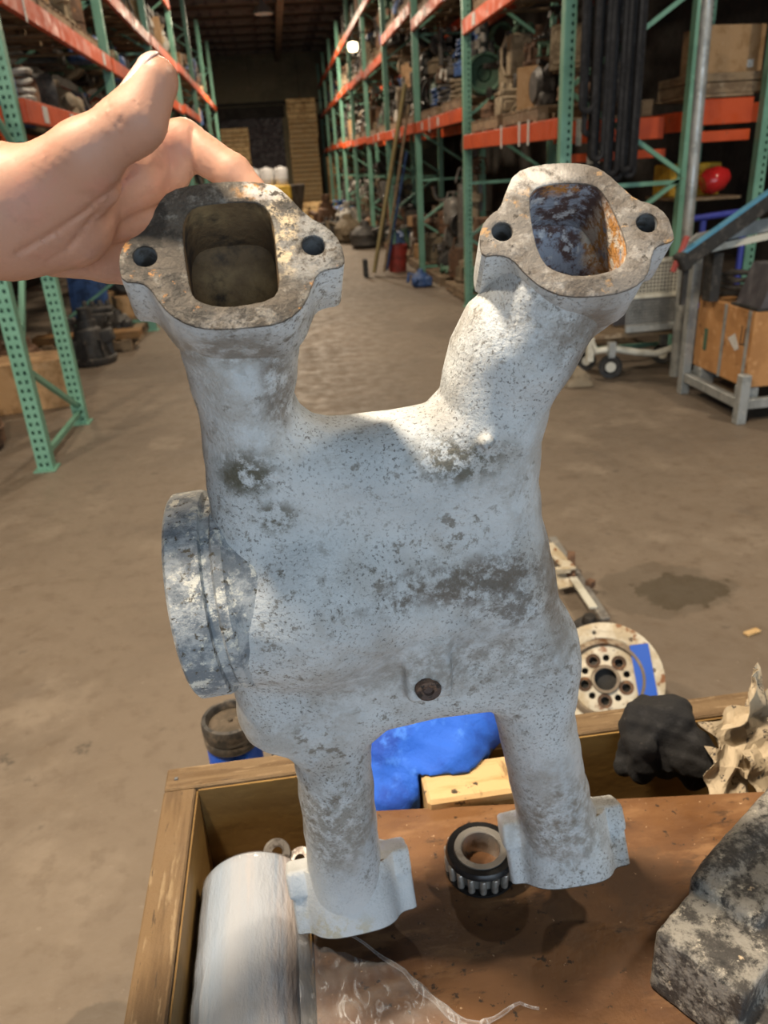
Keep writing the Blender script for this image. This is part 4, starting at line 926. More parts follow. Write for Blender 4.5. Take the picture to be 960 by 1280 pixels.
v, q = nets(f.astype(np.float32), lo, .0022); o = recenter(smesh('work_glove', v, q, glovem)); tag(o, 'crumpled black knit work glove slung over the crate rim', 'glove')
# crumpled newspapers
news = mat('crumpled_newsprint', (.45, .37, .26), [((.28, .22, .145), 14, .5, .65), ((.06, .05, .045), 160, .52, .58, dict(sv=(1, 3, 1), det=3, mask=(30, .5, .54))), ((.10, .085, .07), 22, .60, .63, dict(det=1))], rough=.85, bump=.15, bs=120)
def crumple(c, u, v_, w_, h, nu, nv, amp, seed, label):
    rng = np.random.RandomState(seed); u = nrm(u); v_ = np.array(v_, float); v_ = nrm(v_-u*(v_@u)); nn = np.cross(u, v_)
    P_ = np.zeros((nu, nv)); 
    for _ in range(6):
        a, ph, fr = rng.uniform(0, 6.28), rng.uniform(0, 6.28), rng.uniform(1.2, 4)
        I, J = np.meshgrid(np.linspace(-1, 1, nu), np.linspace(-1, 1, nv), indexing='ij')
        P_ += np.abs(((I*math.cos(a)+J*math.sin(a))*fr/2+ph) % 2-1)*amp/2.2
    b = MB(); vs = []
    for i in range(nu):
        for j in range(nv):
            s_, t_ = 2*i/(nu-1)-1, 2*j/(nv-1)-1; e = 1+.16*math.sin(7*s_+seed)*math.sin(5*t_+seed)
            vs.append(np.array(c)+u*s_*w_*e+v_*t_*h*e+nn*(P_[i, j]-amp*1.8)+nn*.35*w_*(s_*s_)*(1 if seed % 2 else -.4))
    b.add(vs, [(i*nv+j, i*nv+j+1, (i+1)*nv+j+1, (i+1)*nv+j) for i in range(nu-1) for j in range(nv-1)])
    o = b.build('crumpled_newspaper', news); md = o.modifiers.new('thick', 'SOLIDIFY'); md.thickness = .0006
    recenter(o); tag(o, label, 'newspaper', 'crumpled newspaper packing'); return o
crumple(G(948, 915, .90), (1, .15, .25), (-.1, .6, .5), .055, .035, 22, 16, .020, 3, 'crumpled printed newspaper spread over the crate rim right of the black glove')
crumple(G(938, 878, .93), (.35, .1, 1), (.6, .6, -.1), .040, .026, 16, 12, .012, 5, 'upright pointed flap of crumpled newspaper above the crate corner')
crumple(G(918, 968, .875), (1, .1, -.2), (.1, .5, .9), .030, .030, 16, 12, .014, 8, 'small crumpled newspaper wad tucked between board and crate wall')
crumple(G(965, 960, .87), (1, .1, .2), (0, .6, .8), .030, .030, 16, 12, .014, 11, 'dark creased newspaper piece at the right edge beside the board')

# dirty casting at the lower right
chalk = mat('chalky_dirty_casting', (.30, .285, .255), [((.05, .047, .045), 30, .42, .55, dict(det=10, rough=.78)), ((.55, .51, .43), 55, .55, .66, dict(det=10, rough=.8)), ((.025, .025, .025), 120, .56, .64, dict(det=8, rough=.75)), ((.60, .48, .33), 60, .66, .72, dict(det=8))], rough=.55, bump=.8, bs=230, metal=.1)
def castpart():
    zt = ZP+.075
    A, B_, C_, D_ = G(908, 1090, zt), G(850, 1158, zt), G(900, 1242, zt-.006), G(960, 1184, zt-.006)
    ctr = (A+B_+C_+D_)/4; r = thing('dirty_casting', 'chalky grey and black cast part with square flange at lower right', 'casting', (ctr[0]+.05, ctr[1], ZP+.0005))
    e1 = nrm(A-B_); e2 = nrm(C_-B_); up = np.array((0, 0, 1.0))
    X, Y, Z = axes((ctr[0]-.09, ctr[1]-.15, ZP+.001), (ctr[0]+.26, ctr[1]+.22, zt+.03), .0028)
    e1[2] = 0; e1 = nrm(e1); e2 = np.array((e1[1], -e1[0], 0.0))
    Aa = np.stack([e1, e2, up])
    cf = np.array((ctr[0], ctr[1], ZP+.037)); 
    f = rbox(X, Y, Z, cf, (.042, .040, .036), .003, Aa)
    arm = cf+e1*.16+e2*(-.012)+up*.006
    f = smin(f, rbox(X, Y, Z, arm, (.14, .033, .042), .008, Aa), .004)
    f = smin(f, rbox(X, Y, Z, cf+e2*.055-e1*.008-up*.018, (.038, .026, .018), .005, Aa), .006)
    f = smin(f, rbox(X, Y, Z, arm+up*.035-e2*.02, (.12, .010, .010), .006, Aa), .012)
    f = smax(f, -cone(X, Y, Z, cf+e1*.07+e2*.06, cf+e1*.07+e2*.03, .022, .018), .006)
    f = f+cloud(X, Y, Z, 160, .0004)
    lo_ = (ctr[0]-.09, ctr[1]-.15, ZP+.001)
    v, q = nets(f.astype(np.float32), lo_, .0028); smesh('body', v, q, chalk, r)
    b = MB(); oc = cf+e2*.062+e1*.046; b.obox((oc[0], oc[1], ZP+.012), e1, e2, (.014, .022, .011), .003)
    o = recenter(b.build('orange_block', mat('orange_wood', (.46, .19, .035), [((.3, .12, .02), 30, .5, .6)], rough=.55))); tag(o, 'small orange block poking out beside the chalky casting', 'block')
castpart()
# loose shackle and washer behind the film roll
zinc = mat('dull_zinc', (.34, .32, .30), [((.12, .10, .09), 60, .5, .62)], rough=.45, metal=.6)
for i, (px, py, z, ax, lab) in enumerate(((346, 1066, .80, (.2, -.6, .5), 'small grey steel eyelet ring behind the film roll'), (376, 1076, .79, (-.3, -.3, .8), 'dark steel eyelet ring between film roll and manifold leg'))):
    g = G(px, py, z); g[1] = min(g[1], .722); b = MB(); b.lathe([(.007, -.004), (.0155, -.004), (.0165, -.002), (.0165, .002), (.0155, .004), (.007, .004)], 28, g, ax, closed=True)
    b.bar(g+np.array((.012, .004, -.01)), g+np.array((.016, .006, -.05)), .012, .008); o = recenter(b.build('steel_eyelet', zinc, None, True)); tag(o, lab, 'eyelet', 'loose steel eyelets in the crate')
# small hardware pile holding up the roll and the eyelets
b = MB(); b.box((-.168, .24, .6150), (-.045, .742, .7340), .003); o = recenter(b.build('packing_board', oldwood)); tag(o, 'dark packing timber under the film roll in the crate', 'wood block')
# jar behind the crate
jarblk = mat('dusty_black_plastic', (.05, .047, .045), [((.16, .13, .10), 20, .48, .64), ((.02, .02, .02), 50, .55, .65)], rough=.5, bump=.2)
dust = mat('dusty_brown_top', (.095, .072, .05), [((.055, .043, .03), 18, .45, .6), ((.15, .12, .085), 60, .58, .66)], rough=.85, bump=.3)
jblue = mat('blue_jar_plastic', (.01, .09, .55), [((.01, .05, .3), 20, .5, .7)], rough=.4)
jc = G(287, 896, .79); jx, jy = jc[0], jc[1]
jr = thing('screw_top_jar', 'dusty black-lidded jar with blue body behind the crate', 'jar', (jx, jy, .60))
K = .043
b = MB(); b.lathe([(0, .6005), (K*.93, .6005), (K*.97, .604), (K*.97, .750), (K*.9, .757), (0, .757)], 40, (jx, jy, 0)); b.build('body', jblue, jr, True)
b = MB(); b.lathe([(K, .748), (K*1.02, .752), (K*1.02, .760), (K*.98, .763), (K*1.0, .767), (K*1.03, .772), (K*1.03, .786), (K*.99, .791), (K*.86, .792), (K*.80, .787), (K*.78, .781)], 44, (jx, jy, 0)); b.build('lid', jarblk, jr, True)
b = MB(); b.lathe([(K*.79, .780), (K*.5, .782), (K*.1, .783), (K*.08, .786), (0, .787)], 32, (jx, jy, 0)); b.build('lid_top', dust, jr, True)
b = MB(); p = G(300, 876, .64); b.obox((p[0]+.01, min(p[1], .93), .62), (1, .2, 0), (0, 1, 0), (.05, .02, .0195), .003); o = recenter(b.build('timber_offcut', blockm)); tag(o, 'short orange-brown timber offcut behind the dusty jar', 'wood block')
b = MB(); p = G(352, 905, .64); px_ = jx+.085; b.lathe([(0, 0), (.030, 0), (.033, .004), (.033, .10), (.028, .106), (.012, .106), (.012, .12), (0, .12)], 24, (px_, jy-.005, .6), (0, 0, 1)); o = recenter(b.build('dark_canister', jarblk, None, True)); tag(o, 'dark dusty canister right of the jar behind the crate', 'canister')
# ------------------------------------------------------------------ things one can pick out behind the manifold
galv = mat('galvanised_steel', (.36, .38, .38), [((.27, .29, .29), 10, .45, .62), ((.46, .47, .46), 30, .55, .68)], rough=.45, metal=.35, vary=.08)
whitep = mat('cream_white_paint', (.62, .61, .53), [((.48, .46, .38), 12, .5, .66), ((.22, .17, .11), 28, .62, .7)], rough=.5)
greyplas = mat('grey_black_plastic', (.085, .082, .092), [((.12, .115, .125), 14, .45, .65)], rough=.45)
carton = mat('orange_brown_cardboard', (.46, .235, .09), [((.37, .18, .065), 6, .45, .64), ((.55, .31, .14), 15, .56, .7), ((.16, .08, .035), 12, .64, .70)], rough=.8)
rubber = mat('black_rubber', (.02, .02, .02), [((.06, .055, .05), 20, .5, .66)], rough=.75)
slingm = mat('black_sling_webbing', (.010, .010, .012), [((.022, .022, .026), 30, .5, .66)], rough=.8)
# hanging slings
sl = thing('sling_bundle', 'bundle of black lifting slings hanging from the right rack end', 'slings', (2.3, 5.66, 1.4))
def sling(x, y, z0, z1, w_):
    b = MB(); pts = []
    for a in np.linspace(0, math.pi, 13): pts.append((x-w_*math.cos(a), y+.01*math.sin(a), z0+w_-w_*math.sin(a)))
    pts = [(x-w_*.7, y, z1)]+[(x-w_, y, z0+w_+(z1-z0-w_)*t_) for t_ in (.6, .3)]+pts+[(x+w_, y, z0+w_+(z1-z0-w_)*t_) for t_ in (.3, .6)]+[(x+w_*.7, y, z1)]
    b.tube(pts, .020, 8); b.build('sling', slingm, sl, True)
for x, y, z0, w_ in ((2.145, 5.60, 1.80, .045), (2.19, 5.66, 1.66, .04), (2.235, 5.61, 1.50, .035), (2.29, 5.67, 1.44, .04), (2.34, 5.61, 1.40, .04), (2.40, 5.67, 1.36, .045), (2.45, 5.61, 1.42, .035), (2.50, 5.66, 1.38, .03), (2.27, 5.72, 1.50, .05), (2.42, 5.72, 1.46, .05)): sling(x, y, z0, 3.0, w_)
b = MB(); b.tube([(2.06, 5.66, 3.0), (2.58, 5.66, 3.0)], .02, 8); b.tube([(2.3, 5.66, 3.0), (2.3, 5.82, 3.02)], .015, 8); b.build('hanger_rod', galv, sl)
# leaning pole
b = MB(); b.tube([(2.80, 5.30, .001), (2.78, 5.32, 2.37)], .038, 14); o = recenter(b.build('galvanised_pole', galv, None, True)); tag(o, 'pale galvanised pole standing upright between the right rack posts', 'pole')
# galvanised cart with its carton
ct = thing('platform_cart', 'galvanised post cart carrying the large cardboard carton at right', 'cart', (2.95, 4.5, 0))
for x in (2.64, 3.30):
    for y in (4.16, 4.86):
        hgt = .98 if (x < 3 and y > 4.5) else .30
        b = MB(); b.box((x-.03, y-.03, .0005), (x+.03, y+.03, hgt), .004); b.build('corner_post', galv, ct)
for a, c in (((2.64, 4.19, .12), (2.64, 4.83, .12)), ((3.30, 4.19, .12), (3.30, 4.83, .12)), ((2.67, 4.16, .12), (3.27, 4.16, .12)), ((2.67, 4.86, .12), (3.27, 4.86, .12))):
    b = MB(); b.bar(a, c, .045, .06, ch=.004); b.build('rail', galv, ct)
b = MB(); b.box((2.665, 4.185, .085), (3.275, 4.835, .10)); b.build('deck', plankm, ct)
for x in (2.72, 3.2):
    for y in (4.25, 4.76): b = MB(); b.box((x-.05, y-.05, .1005), (x+.05, y+.05, .205), .006); b.build('foot_block', galv, ct)
bx_ = thing('cardboard_carton', 'big worn orange-brown cardboard carton strapped on the galvanised cart', 'box', (2.95, 4.5, .206))
b = MB(); b.box((2.672, 4.19, .206), (3.26, 4.83, .655), .006); b.build('carton_body', carton, bx_)
for y in (4.50, 4.24): b = MB(); b.box((2.6685, y-.014, .206), (2.6715, y+.014, .656)); b.build('strap', galv, bx_)
b = MB(); b.box((3.0, 4.1865, .206), (3.03, 4.1895, .656)); b.build('strap', galv, bx_)
b = MB(); b.box((2.6690, 4.68, .33), (2.6716, 4.72, .47)); b.build('green_mark', CM['faded green'], bx_)
b = MB(); b.prism([(2.6690, 4.37, .50), (2.6690, 4.31, .42), (2.6690, 4.35, .40), (2.6690, 4.44, .46)], (.0026, 0, 0)); b.build('white_sticker', tagm, bx_)
inkm = mat('black_print', (.03, .025, .02), rough=.7)
for y0, y1, z0, z1 in ((4.30, 4.306, .46, .56), (4.265, 4.271, .45, .55), (4.255, 4.315, .448, .454)): b = MB(); b.box((2.6692, y0, z0), (2.6716, y1, z1)); b.build('printed_mark', inkm, bx_)
# black tray and white trough on the carton
tr_ = thing('plastic_tray', 'grey-black plastic tray tipped on top of the cardboard carton', 'tray', (2.90, 4.30, .657))
b = MB(); b.prism([(2.70, 4.20, .66), (3.15, 4.20, .66), (3.15, 4.20, .90), (2.78, 4.20, .90)], (0, .26, 0)); b.build('tray_body', greyplas, tr_)
b = MB(); b.box((2.68, 4.19, .657), (3.17, 4.47, .672)); b.build('tray_rim', rubber, tr_)
tw = thing('steel_trough', 'long cream-white trough with grey lining lying above the carton', 'trough', (2.9, 4.6, .9))
b = MB(); b.prism([(2.46, 4.62, 1.00), (2.55, 4.62, .945), (3.40, 4.62, 1.06), (3.40, 4.62, 1.10), (2.56, 4.62, .985)], (0, .02, 0)); b.build('front_wall', whitep, tw)
b = MB(); b.prism([(2.47, 4.66, 1.02), (2.56, 4.66, .99), (3.40, 4.66, 1.10), (3.40, 4.66, 1.18), (2.52, 4.66, 1.06)], (0, .02, 0)); b.build('lining', galv, tw)
b = MB(); b.prism([(2.56, 4.64, .95), (3.40, 4.64, 1.07), (3.40, 4.64, 1.09), (2.56, 4.64, .97)], (0, .04, 0)); b.build('floor_plate', galv, tw)
for x, z in ((2.64, .957), (3.2, 1.035)): b = MB(); b.box((x-.03, 4.60, .656), (x+.03, 4.70, z-.012)); b.build('support_leg', rubber, tw)
db = thing('lift_strut', 'diagonal black strut with a light blue top face above the carton', 'strut', (2.4, 4.55, .93))
b = MB(); a_, c_ = np.array((2.40, 4.55, .93)), np.array((3.25, 4.55, 1.46)); b.bar(a_, c_, .07, .09, ch=.006); b.build('strut_body', rubber, db)
b = MB(); off = nrm(np.cross(c_-a_, (0, 1, 0))); off = -off if off[2] < 0 else off; b.bar(a_+off*.048-np.array((0, .01, 0)), c_+off*.048-np.array((0, .01, 0)), .05, .012); b.build('blue_strip', mat('light_blue_strip', (.08, .27, .43), rough=.4), db)
b = MB(); b.obox(a_-nrm(c_-a_)*.02, c_-a_, (0, 1, 0), (.03, .045, .055), .01); b.build('end_cap', rubber, db)
b = MB(); b.bar((2.42, 4.575, .657), (2.42, 4.575, .87), .03, .03); b.build('prop', rubber, db)
b = MB(); b.bar((2.33, 4.56, .86), (2.41, 4.575, 1.06), .03, .025, ch=.004); b.build('red_lever', mat('faded_red', (.36, .06, .05), rough=.5), db)
put('hose coil', 'oily black', 2.82, 4.72, .656, .3, .6, 0, 'black hose coil on the carton behind the grey tray', None, (2.69, 3.0, 4.50, 4.80)); put('pump casing', 'dull blue', 3.1, 4.7, .656, 0, .3, 0, 'small blue pump casing on the cardboard carton', None, (3.0, 3.24, 4.5, 4.8))
# white mesh trolley
tm = thing('mesh_trolley', 'cream-white wheeled trolley with a wire mesh side beside the galvanised cart', 'trolley', (2.6, 5.5, 0))
b = MB(); b.tube([(2.20, 5.46, .28), (2.24, 5.44, .20), (2.36, 5.42, .215), (2.55, 5.42, .17), (2.70, 5.42, .15), (2.95, 5.44, .20)], .026, 10); b.build('front_tube', whitep, tm, True)
b = MB(); b.bar((2.20, 5.46, .12), (2.20, 5.46, .30), .05, .05, ch=.006); b.build('corner_post', whitep, tm)
b = MB(); b.box((2.22, 5.48, .27), (2.96, 5.80, .31), .005); b.build('deck', plankm, tm)
b = MB(); b.box((2.46, 5.44, .315), (2.98, 5.47, .365), .004); b.build('lower_rail', galv, tm)
b = MB(); b.box((2.46, 5.44, .555), (2.98, 5.47, .585), .004); b.build('middle_rail', whitep, tm)
b = MB(); b.box((2.46, 5.44, .80), (2.98, 5.47, .83), .004); b.build('top_rail', whitep, tm)
for z0, z1, m_, st_ in ((.37, .55, galv, .022), (.59, .80, whitep, .026)):
    b = MB(); x = 2.46
    while x < 2.975: b.box((x, 5.452, z0), (x+.006, 5.458, z1)); x += st_
    z = z0
    while z < z1: b.box((2.46, 5.4585, z), (2.98, 5.4645, z+.006)); z += st_
    o = b.build('wire_mesh', m_, tm); o['kind'] = 'stuff'
b = MB(); b.box((2.47, 5.70, .32), (2.97, 5.72, .80)); b.build('back_panel', greyplas, tm)
for x, y, r in ((2.34, 5.40, .085), (2.26, 5.68, .075), (2.90, 5.40, .085), (2.88, 5.68, .075)):
    w_ = MB(); w_.lathe([(0, -.02), (r*.5, -.02), (r*.62, -.012), (r, -.018), (r, .018), (r*.62, .012), (r*.5, .02), (0, .02)], 22, (x, y, r+.001), (.25, 1, 0)); wo = w_.build('wheel', rubber, tm, True)
    w_ = MB(); w_.lathe([(0, -.024), (r*.45, -.024), (r*.45, .024), (0, .024)], 14, (x, y, r+.001), (.25, 1, 0)); w_.build('hub', whitep, wo, True)
    w_ = MB(); w_.bar((x, y+.0, r+.07), (x, y, .268), .045, .05); w_.build('fork', galv, tm)
# shelf things at right
cbx, _ = put('carton', 'brown cardboard', 3.42, 6.25, 2.02, .12, 1.0, 0, 'large plain cardboard box with a white sticker high on the right rack', None)
b = MB(); b.box((.10, -.1715, .03), (.15, -.1702, .08)); local(b, 'sticker', tagm, cbx)
b = MB(); b.box((3.08, 6.0, 1.885), (3.72, 6.55, 1.955), .004); b.box((3.08, 6.0, 1.962), (3.72, 6.55, 2.018), .004); o = recenter(b.build('board_stack', plankm)); tag(o, 'grey boards lying under the large cardboard box on the right rack', 'boards')
b = MB(); b.box((3.10, 6.24, 1.1805), (3.52, 6.55, 1.42), .012); o = recenter(b.build('storage_bin', CM['yellow'])); tag(o, 'bright yellow storage bin on the shelf at far right', 'bin')
b = MB(); b.lathe([(0, 0), (.07, 0), (.10, .05), (.09, .14), (.045, .2), (0, .2)], 16, (3.30, 6.11, 1.27), (.8, -.1, .25)); o = recenter(b.build('red_funnel', mat('glossy_red_plastic', (.50, .02, .02), rough=.25), None, True)); tag(o, 'glossy red plastic funnel in front of the yellow bin', 'funnel')
bf = thing('tubular_stand', 'blue tubular steel stand under the yellow bin at right', 'stand', (3.35, 6.0, 0))
blp = mat('royal_blue_paint', (.055, .075, .42), rough=.4)
for a, c in (((3.08, 5.80, 1.05), (3.54, 5.80, 1.08)), ((3.17, 5.80, 0), (3.17, 5.80, 1.03)), ((3.50, 5.80, 0), (3.50, 5.80, 1.05)), ((3.17, 5.80, .4), (3.50, 5.80, .4))): b = MB(); b.tube([a, c], .024, 10); b.build('tube', blp, bf, True)
# hub, tape and bracket on the floor beyond the crate
rustw = mat('rust_stained_white_paint', (.58, .53, .42), [((.44, .36, .24), 12, .45, .62), ((.22, .09, .03), 22, .58, .66), ((.08, .04, .02), 50, .64, .7)], rough=.55, bump=.2, bs=60)
rustd = mat('dark_rust_steel', (.20, .155, .11), [((.34, .28, .2), 14, .5, .64), ((.12, .055, .02), 20, .54, .64)], rough=.6, metal=.2)
RH, HK = .165, 1.10
for d_ in np.linspace(1.7, 2.3, 400):               # slide back until the lower rim meets the floor
    hc = P(757, 849, d_); hn = nrm(nrm(CP-hc)+np.array((.0, -.05, .10))); hu = nrm(np.cross((0, 0, 1.0), hn)); hv = np.cross(hn, hu)
    if hc[2]-RH*abs(hv[2])-.034*abs(hn[2]) < .003: break
hub = thing('wheel_hub', 'round white rusty wheel hub with bolt holes and a strip of blue tape', 'hub', (hc[0], hc[1], 0))
def hub_plate(name, R_, ri, holes, th, off, m_):
    vs, fs, tp = plate(circle((0, 0), R_, 48), ([circle((0, 0), ri, 32)] if ri else [])+[circle(h, r, 14) for h, r in holes], th, .002, (hc+hn*off, hu, hv, hn)); b = MB(); b.add(vs, fs); return b.build(name, m_, hub, True)
hub_plate('outer_ring', RH, .108*HK, [((.137*math.cos(a), .137*math.sin(a)), .006) for a in np.linspace(.3, 6.58, 9)[:-1]], .022, 0, rustw)
b = MB(); b.lathe([(.108*HK, -.022), (.108*HK, -.003), (.101*HK, .006), (.094*HK, .008), (.090*HK, .002), (.088*HK, -.012)], 48, hc, hn); b.build('step_ring', rustd, hub, True)
hl = []
for k in range(10):
    a = 2*math.pi*k/10+.35; hl.append(((.056*HK*math.cos(a), .056*HK*math.sin(a)), .0125 if k % 2 else .0095))
hp_ = hub_plate('bolt_face', .089*HK, .029*HK, hl, .014, -.006, rustw)
hub_plate('back_plate', .10*HK, 0, [], .008, -.030, rubber)
for (h, r) in hl:
    if r > .01:
        b = MB(); c = hc+hu*h[0]+hv*h[1]+hn*(-.006); b.lathe([(r+.0002, .0006), (r+.008, .0006), (r+.009, .0), (r+.0002, -.0)], 18, c, hn, True); b.build('rust_washer', CM['rusty brown'], hp_)
b = MB(); b.lathe([(.0292*HK, -.02), (.0292*HK, .006), (.036*HK, .006), (.038*HK, -.004)], 28, hc, hn); b.build('bore_collar', rustd, hub, True)
b = MB(); ta = hc+hu*.086+hv*.11+hn*.005; tb = hc+hu*.130-hv*.082+hn*.005; b.bar(ta, tb, .052, .002, up=hn); b.build('blue_tape', mat('blue_tape', (.012, .09, .48), rough=.55), hub)
br = thing('axle_bracket', 'rusty white angle-iron bracket lying on the floor behind the hub', 'bracket', tuple(G(735, 770)))
def bpix(a, c, za, zb, w_, th, nm, m_):
    p_, q_ = G(a[0], a[1], za), G(c[0], c[1], zb); b = MB(); b.bar(p_, q_, w_, th, ch=.002); b.build(nm, m_, br)
bpix((690, 672), (757, 774), .05, .05, .035, .012, 'edge_rail', steelm)
bpix((684, 680), (713, 712), .10, .10, .05, .01, 'upper_arm', rustw); bpix((716, 722), (742, 760), .06, .06, .03, .01, 'lower_arm', whitep)
bpix((714, 690), (714, 722), .12, .06, .03, .02, 'rusty_stub', CM['rusty brown']); bpix((694, 713), (713, 712), .10, .10, .02, .02, 'cross_bar', rustw)
bpix((698, 716), (708, 735), .07, .04, .06, .01, 'web_plate', rustw); bpix((734, 728), (742, 731), .06, .06, .03, .03, 'bolt_head', CM['rusty brown'])
g = G(735, 800); put('pump casing', 'oily black', g[0]-.02, g[1]-.05, .0, .5, .40, 0, 'dark oily pump casing on the floor between hub and bracket')
for x_, y_ in ((905, 790), (938, 790)):
    g = G(x_, y_); 
b = MB(); g = G(940, 792); b.obox((g[0], g[1], .006), (1, .3, 0), (0, 1, 0), (.03, .012, .005), .002); o = recenter(b.build('wood_chip', blockm)); tag(o, 'small pale wood chip on the concrete floor at right', 'wood chip')
# paper lump near trolley
b = MB(); g = G(718, 484); b.prism([(g[0]-.10, g[1], .001), (g[0]+.14, g[1]-.02, .001), (g[0]+.11, g[1], .08), (g[0]+.04, g[1]+.02, .14), (g[0]-.06, g[1]+.01, .12)], (0, .12, 0)); o = recenter(b.build('yellow_sack', CM['dusty tan'])); tag(o, 'small tan sack slumped on the floor left of the trolley wheel', 'sack')
# planks leaning on the right rack
def plank(p0, p1, w_, th, m_, lab, nm='leaning_plank'):
    b = MB(); b.bar(p0, p1, w_, th, up=(-.3, -1, 0)); o = recenter(b.build(nm, m_)); tag(o, lab, 'plank', 'planks leaning on the right rack'); return o
ply = mat('olive_yellow_plank', (.30, .24, .105), [((.22, .17, .07), 6, .45, .62, dict(sv=(3, 3, .5))), ((.38, .32, .17), 20, .58, .7)], rough=.75)
plank((1.38, 12.10, .06), (1.97, 12.10, 2.55), .04, .17, ply, 'wide olive-yellow plank leaning against the right rack'); plank((1.54, 12.15, .05), (2.02, 12.15, 2.30), .035, .06, plankm, 'thin grey batten leaning behind the yellow plank')
plank((1.60, 12.30, .05), (1.99, 12.32, 1.70), .03, .07, CM['dull blue'], 'narrow blue batten leaning behind the yellow plank')
b = MB(); b.box((1.22, 12.0, .001), (1.28, 12.2, .26)); o = recenter(b.build('dark_block', rubber)); tag(o, 'small dark block at the foot of the leaning planks', 'block')
put('bucket', 'dull red', 1.80, 12.5, .0, 0, 1.1, 0, 'orange-red bucket on the floor beside the leaning planks')
o, _ = put('pump casing', 'dull blue', 2.35, 11.0, .0, 0, .7, 0, 'blue pump casing on the floor by the right rack post'); o.location = (1.85, 10.7, o.location.z)
# near left floor goods
zt = pallet(-2.05, 8.35, 0, 'low pallet with brown timber on the floor beyond the near left rack', 1.57, None)
b = MB(); b.box((-2.5, 7.92, zt+.001), (-1.47, 8.14, zt+.07), .004); o = recenter(b.build('timber_beam', mat('brown_timber', (.26, .14, .05), [((.18, .09, .03), 8, .45, .6, dict(sv=(.6, 4, 4)))], rough=.7))); tag(o, 'long brown timber beam on the low pallet at left', 'timber')
for k, (kd, cl, x, y, s) in enumerate((('engine block', 'dark grey', -2.0, 8.70, .75), ('pump casing', 'oily black', -1.72, 8.33, .68), ('gear housing', 'dark grey', -2.28, 8.33, .7))):
    put(kd, cl, x, y, zt+.001, 0, s, 0, '%s %s on the low pallet at left, %s of three' % (cl, kd, ORD[k]), 'parts on the low pallet')
for k, (kd, cl, x, y, s, rz) in enumerate((('pressure tank', 'rusty brown', -2.15, 5.05, 1.6, 0), ('pressure tank', 'dusty tan', -2.78, 5.0, 1.7, 0), ('carton', 'brown cardboard', -2.0, 6.1, 1.2, .2), ('engine block', 'rusty brown', -2.35, 6.75, 1.1, 0), ('jug', 'yellow', -3.0, 6.0, 1.6, 0), ('pressure tank', 'dull blue', -2.50, 5.72, 1.5, 0), ('gear housing', 'dark grey', -1.85, 7.5, 1.2, 0), ('pulley', 'oily black', -3.2, 5.3, 1.6, 0.4), ('pump casing', 'dark grey', -3.1, 7.0, 1.2, 0), ('hose coil', 'oily black', -2.0, 5.45, .9, 0))):
    if kd == 'hose coil': continue
    put(kd, cl, x, y, 0, rz, s, 0, '%s %s on the floor inside the near left rack' % (cl, kd))
for z, tag_ in ((2.0, 'lower'), (3.2, 'upper')):
    for k in range(4):
        kd = rn.choice(MIXK); cl = 'brown cardboard' if kd == 'carton' else rn.choice(MIXC)
    b = MB(); b.box((-3.75, 4.50, z+.001), (-1.6, 5.53, z+.02)); b.build('deck_board', plankm, nl)
    for k in range(5):
        kd = rn.choice(['gear housing', 'pump casing', 'engine block', 'hose coil', 'carton']); cl = 'brown cardboard' if kd == 'carton' else rn.choice(MIXC)
        put(kd, cl, -1.9-.4*k, 5.0, z+.021, rn.uniform(0, 3), 1.4, 0, '%s %s, %s from the post on the %s shelf, near left rack' % (cl, kd, ORD[k], tag_), 'parts on the near left rack', (-1.98-.4*k, -1.62-.4*k, 4.6, 5.4))
# far end of the aisle
def stack(x, y, n, s, side):
    z = 0.001
    for k in range(n):
        o, e = put('timber crate', 'pale timber', x+rn.uniform(-.04, .04), y, z, rn.uniform(-.03, .03), s, 0, 'timber crate, %s from the floor in the %s far stack by the door' % (ORD[k], side), 'stacked timber crates at the far end'); z += e[2]+.003
stack(1.25, 31.3, 6, 1.40, 'right'); stack(-1.20, 30.6, 5, 1.30, 'left'); stack(2.6, 31.8, 3, 1.4, 'outer right')
yl = thing('yellow_skid', 'yellow steel skid in the far aisle under three white drums', 'skid', (-.10, 16.2, 0))
b = MB(); b.box((-.55, 15.9, .12), (.32, 16.5, 1.30), .03); b.build('cabinet', CM['yellow'], yl)
b = MB(); b.box((-.5, 15.92, .001), (-.35, 16.48, .12)); b.build('runner', rubber, yl); b = MB(); b.box((.12, 15.92, .001), (.27, 16.48, .12)); b.build('runner', rubber, yl)
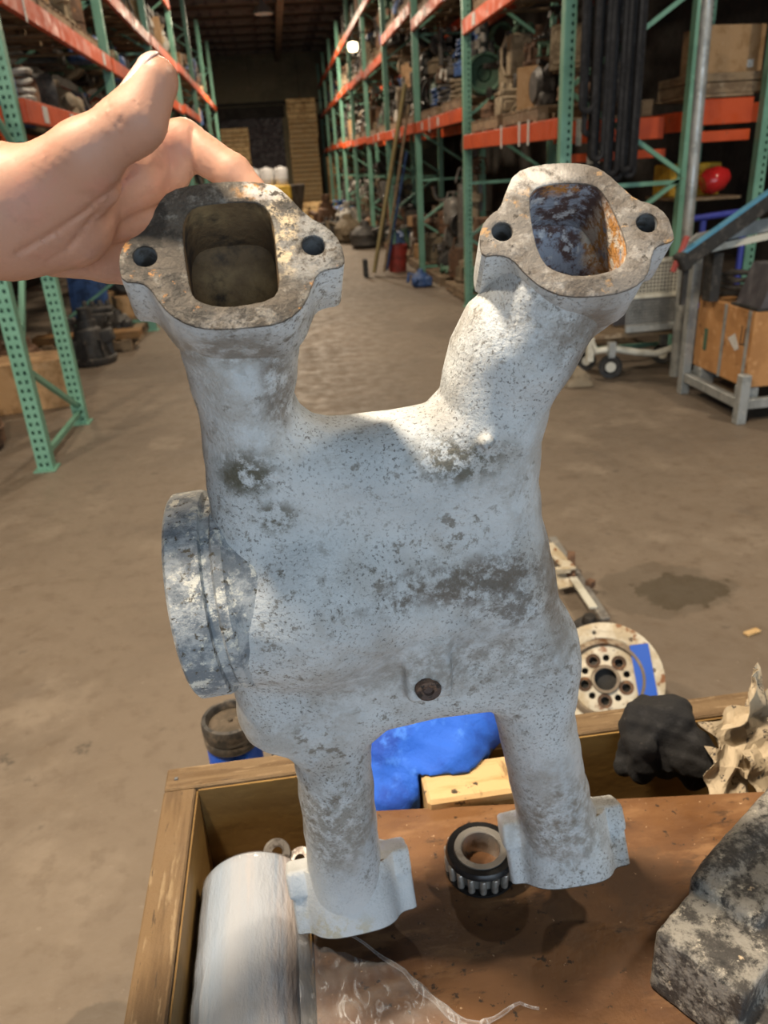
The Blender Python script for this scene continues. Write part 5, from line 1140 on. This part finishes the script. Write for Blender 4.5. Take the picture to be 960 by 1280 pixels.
wd_ = mat('white_plastic_drum', (.72, .72, .72), [((.5, .5, .48), 8, .5, .66)], rough=.4)
b = MB(); b.lathe([(0, 0), (.12, 0), (.13, .015), (.13, .10), (.134, .105), (.134, .12), (.13, .125), (.13, .27), (.11, .30), (.04, .305), (.04, .33), (0, .33)], 24); dme = b.mesh('white_drum', wd_, True)
for k, nm in enumerate(('left', 'middle', 'right')):
    o = link('white_drum', dme); o.location = (-.38+.27*k, 16.15, 1.301); tag(o, 'white plastic drum on the yellow skid, %s of three' % nm, 'drum', 'white drums on the yellow skid')
for k, (kd, cl, x, y, s) in enumerate((('engine block', 'dark grey', 1.35, 19.4, 1.3), ('pump casing', 'dusty tan', 1.55, 18.2, 1.8), ('gear housing', 'rusty brown', 1.3, 21.5, 2.2), ('carton', 'brown cardboard', 1.6, 23.9, 1.6), ('hose coil', 'oily black', .75, 18.0, 1.5), ('steel sheets', 'dirty white', .55, 20.4, 1.7), ('pump casing', 'dark grey', 1.75, 16.6, 1.6), ('jug', 'dirty white', 1.7, 20.6, 2.2), ('radiator', 'dark grey', .5, 25.0, 2.2), ('engine block', 'rusty brown', -.9, 22.0, 2.2), ('gear housing', 'dark grey', .3, 27.0, 2.6), ('timber crate', 'pale timber', 1.2, 26.0, 1.3), ('pressure tank', 'dull blue', 1.72, 22.4, 1.7))):  # the dull blue tank stands in for an unidentified blue shape
    put(kd, cl, x, y, 0, .5*k, s, 0, '%s %s on the floor of the far aisle' % (cl, kd), 'parts standing in the far aisle')
# small bright lamp on the far rack
wl = thing('rack_work_light', 'small glowing work light on the far right rack', 'lamp', tuple(np.array(onY(441, 58, 17.0))-np.array((0, 0, .08))))
b = MB(); b.lathe([(0, .0), (.08, .0), (.10, .06), (.09, .14), (0, .16)], 16); local(b, 'bulb', mat('warm_glow', (1, .80, .5), emit=9, rvar=0), wl, True)
b = MB(); b.tube([(0, 0, .16), (.0, 0, .3), (.25, .1, .32)], .015, 6); local(b, 'arm', rubber, wl)
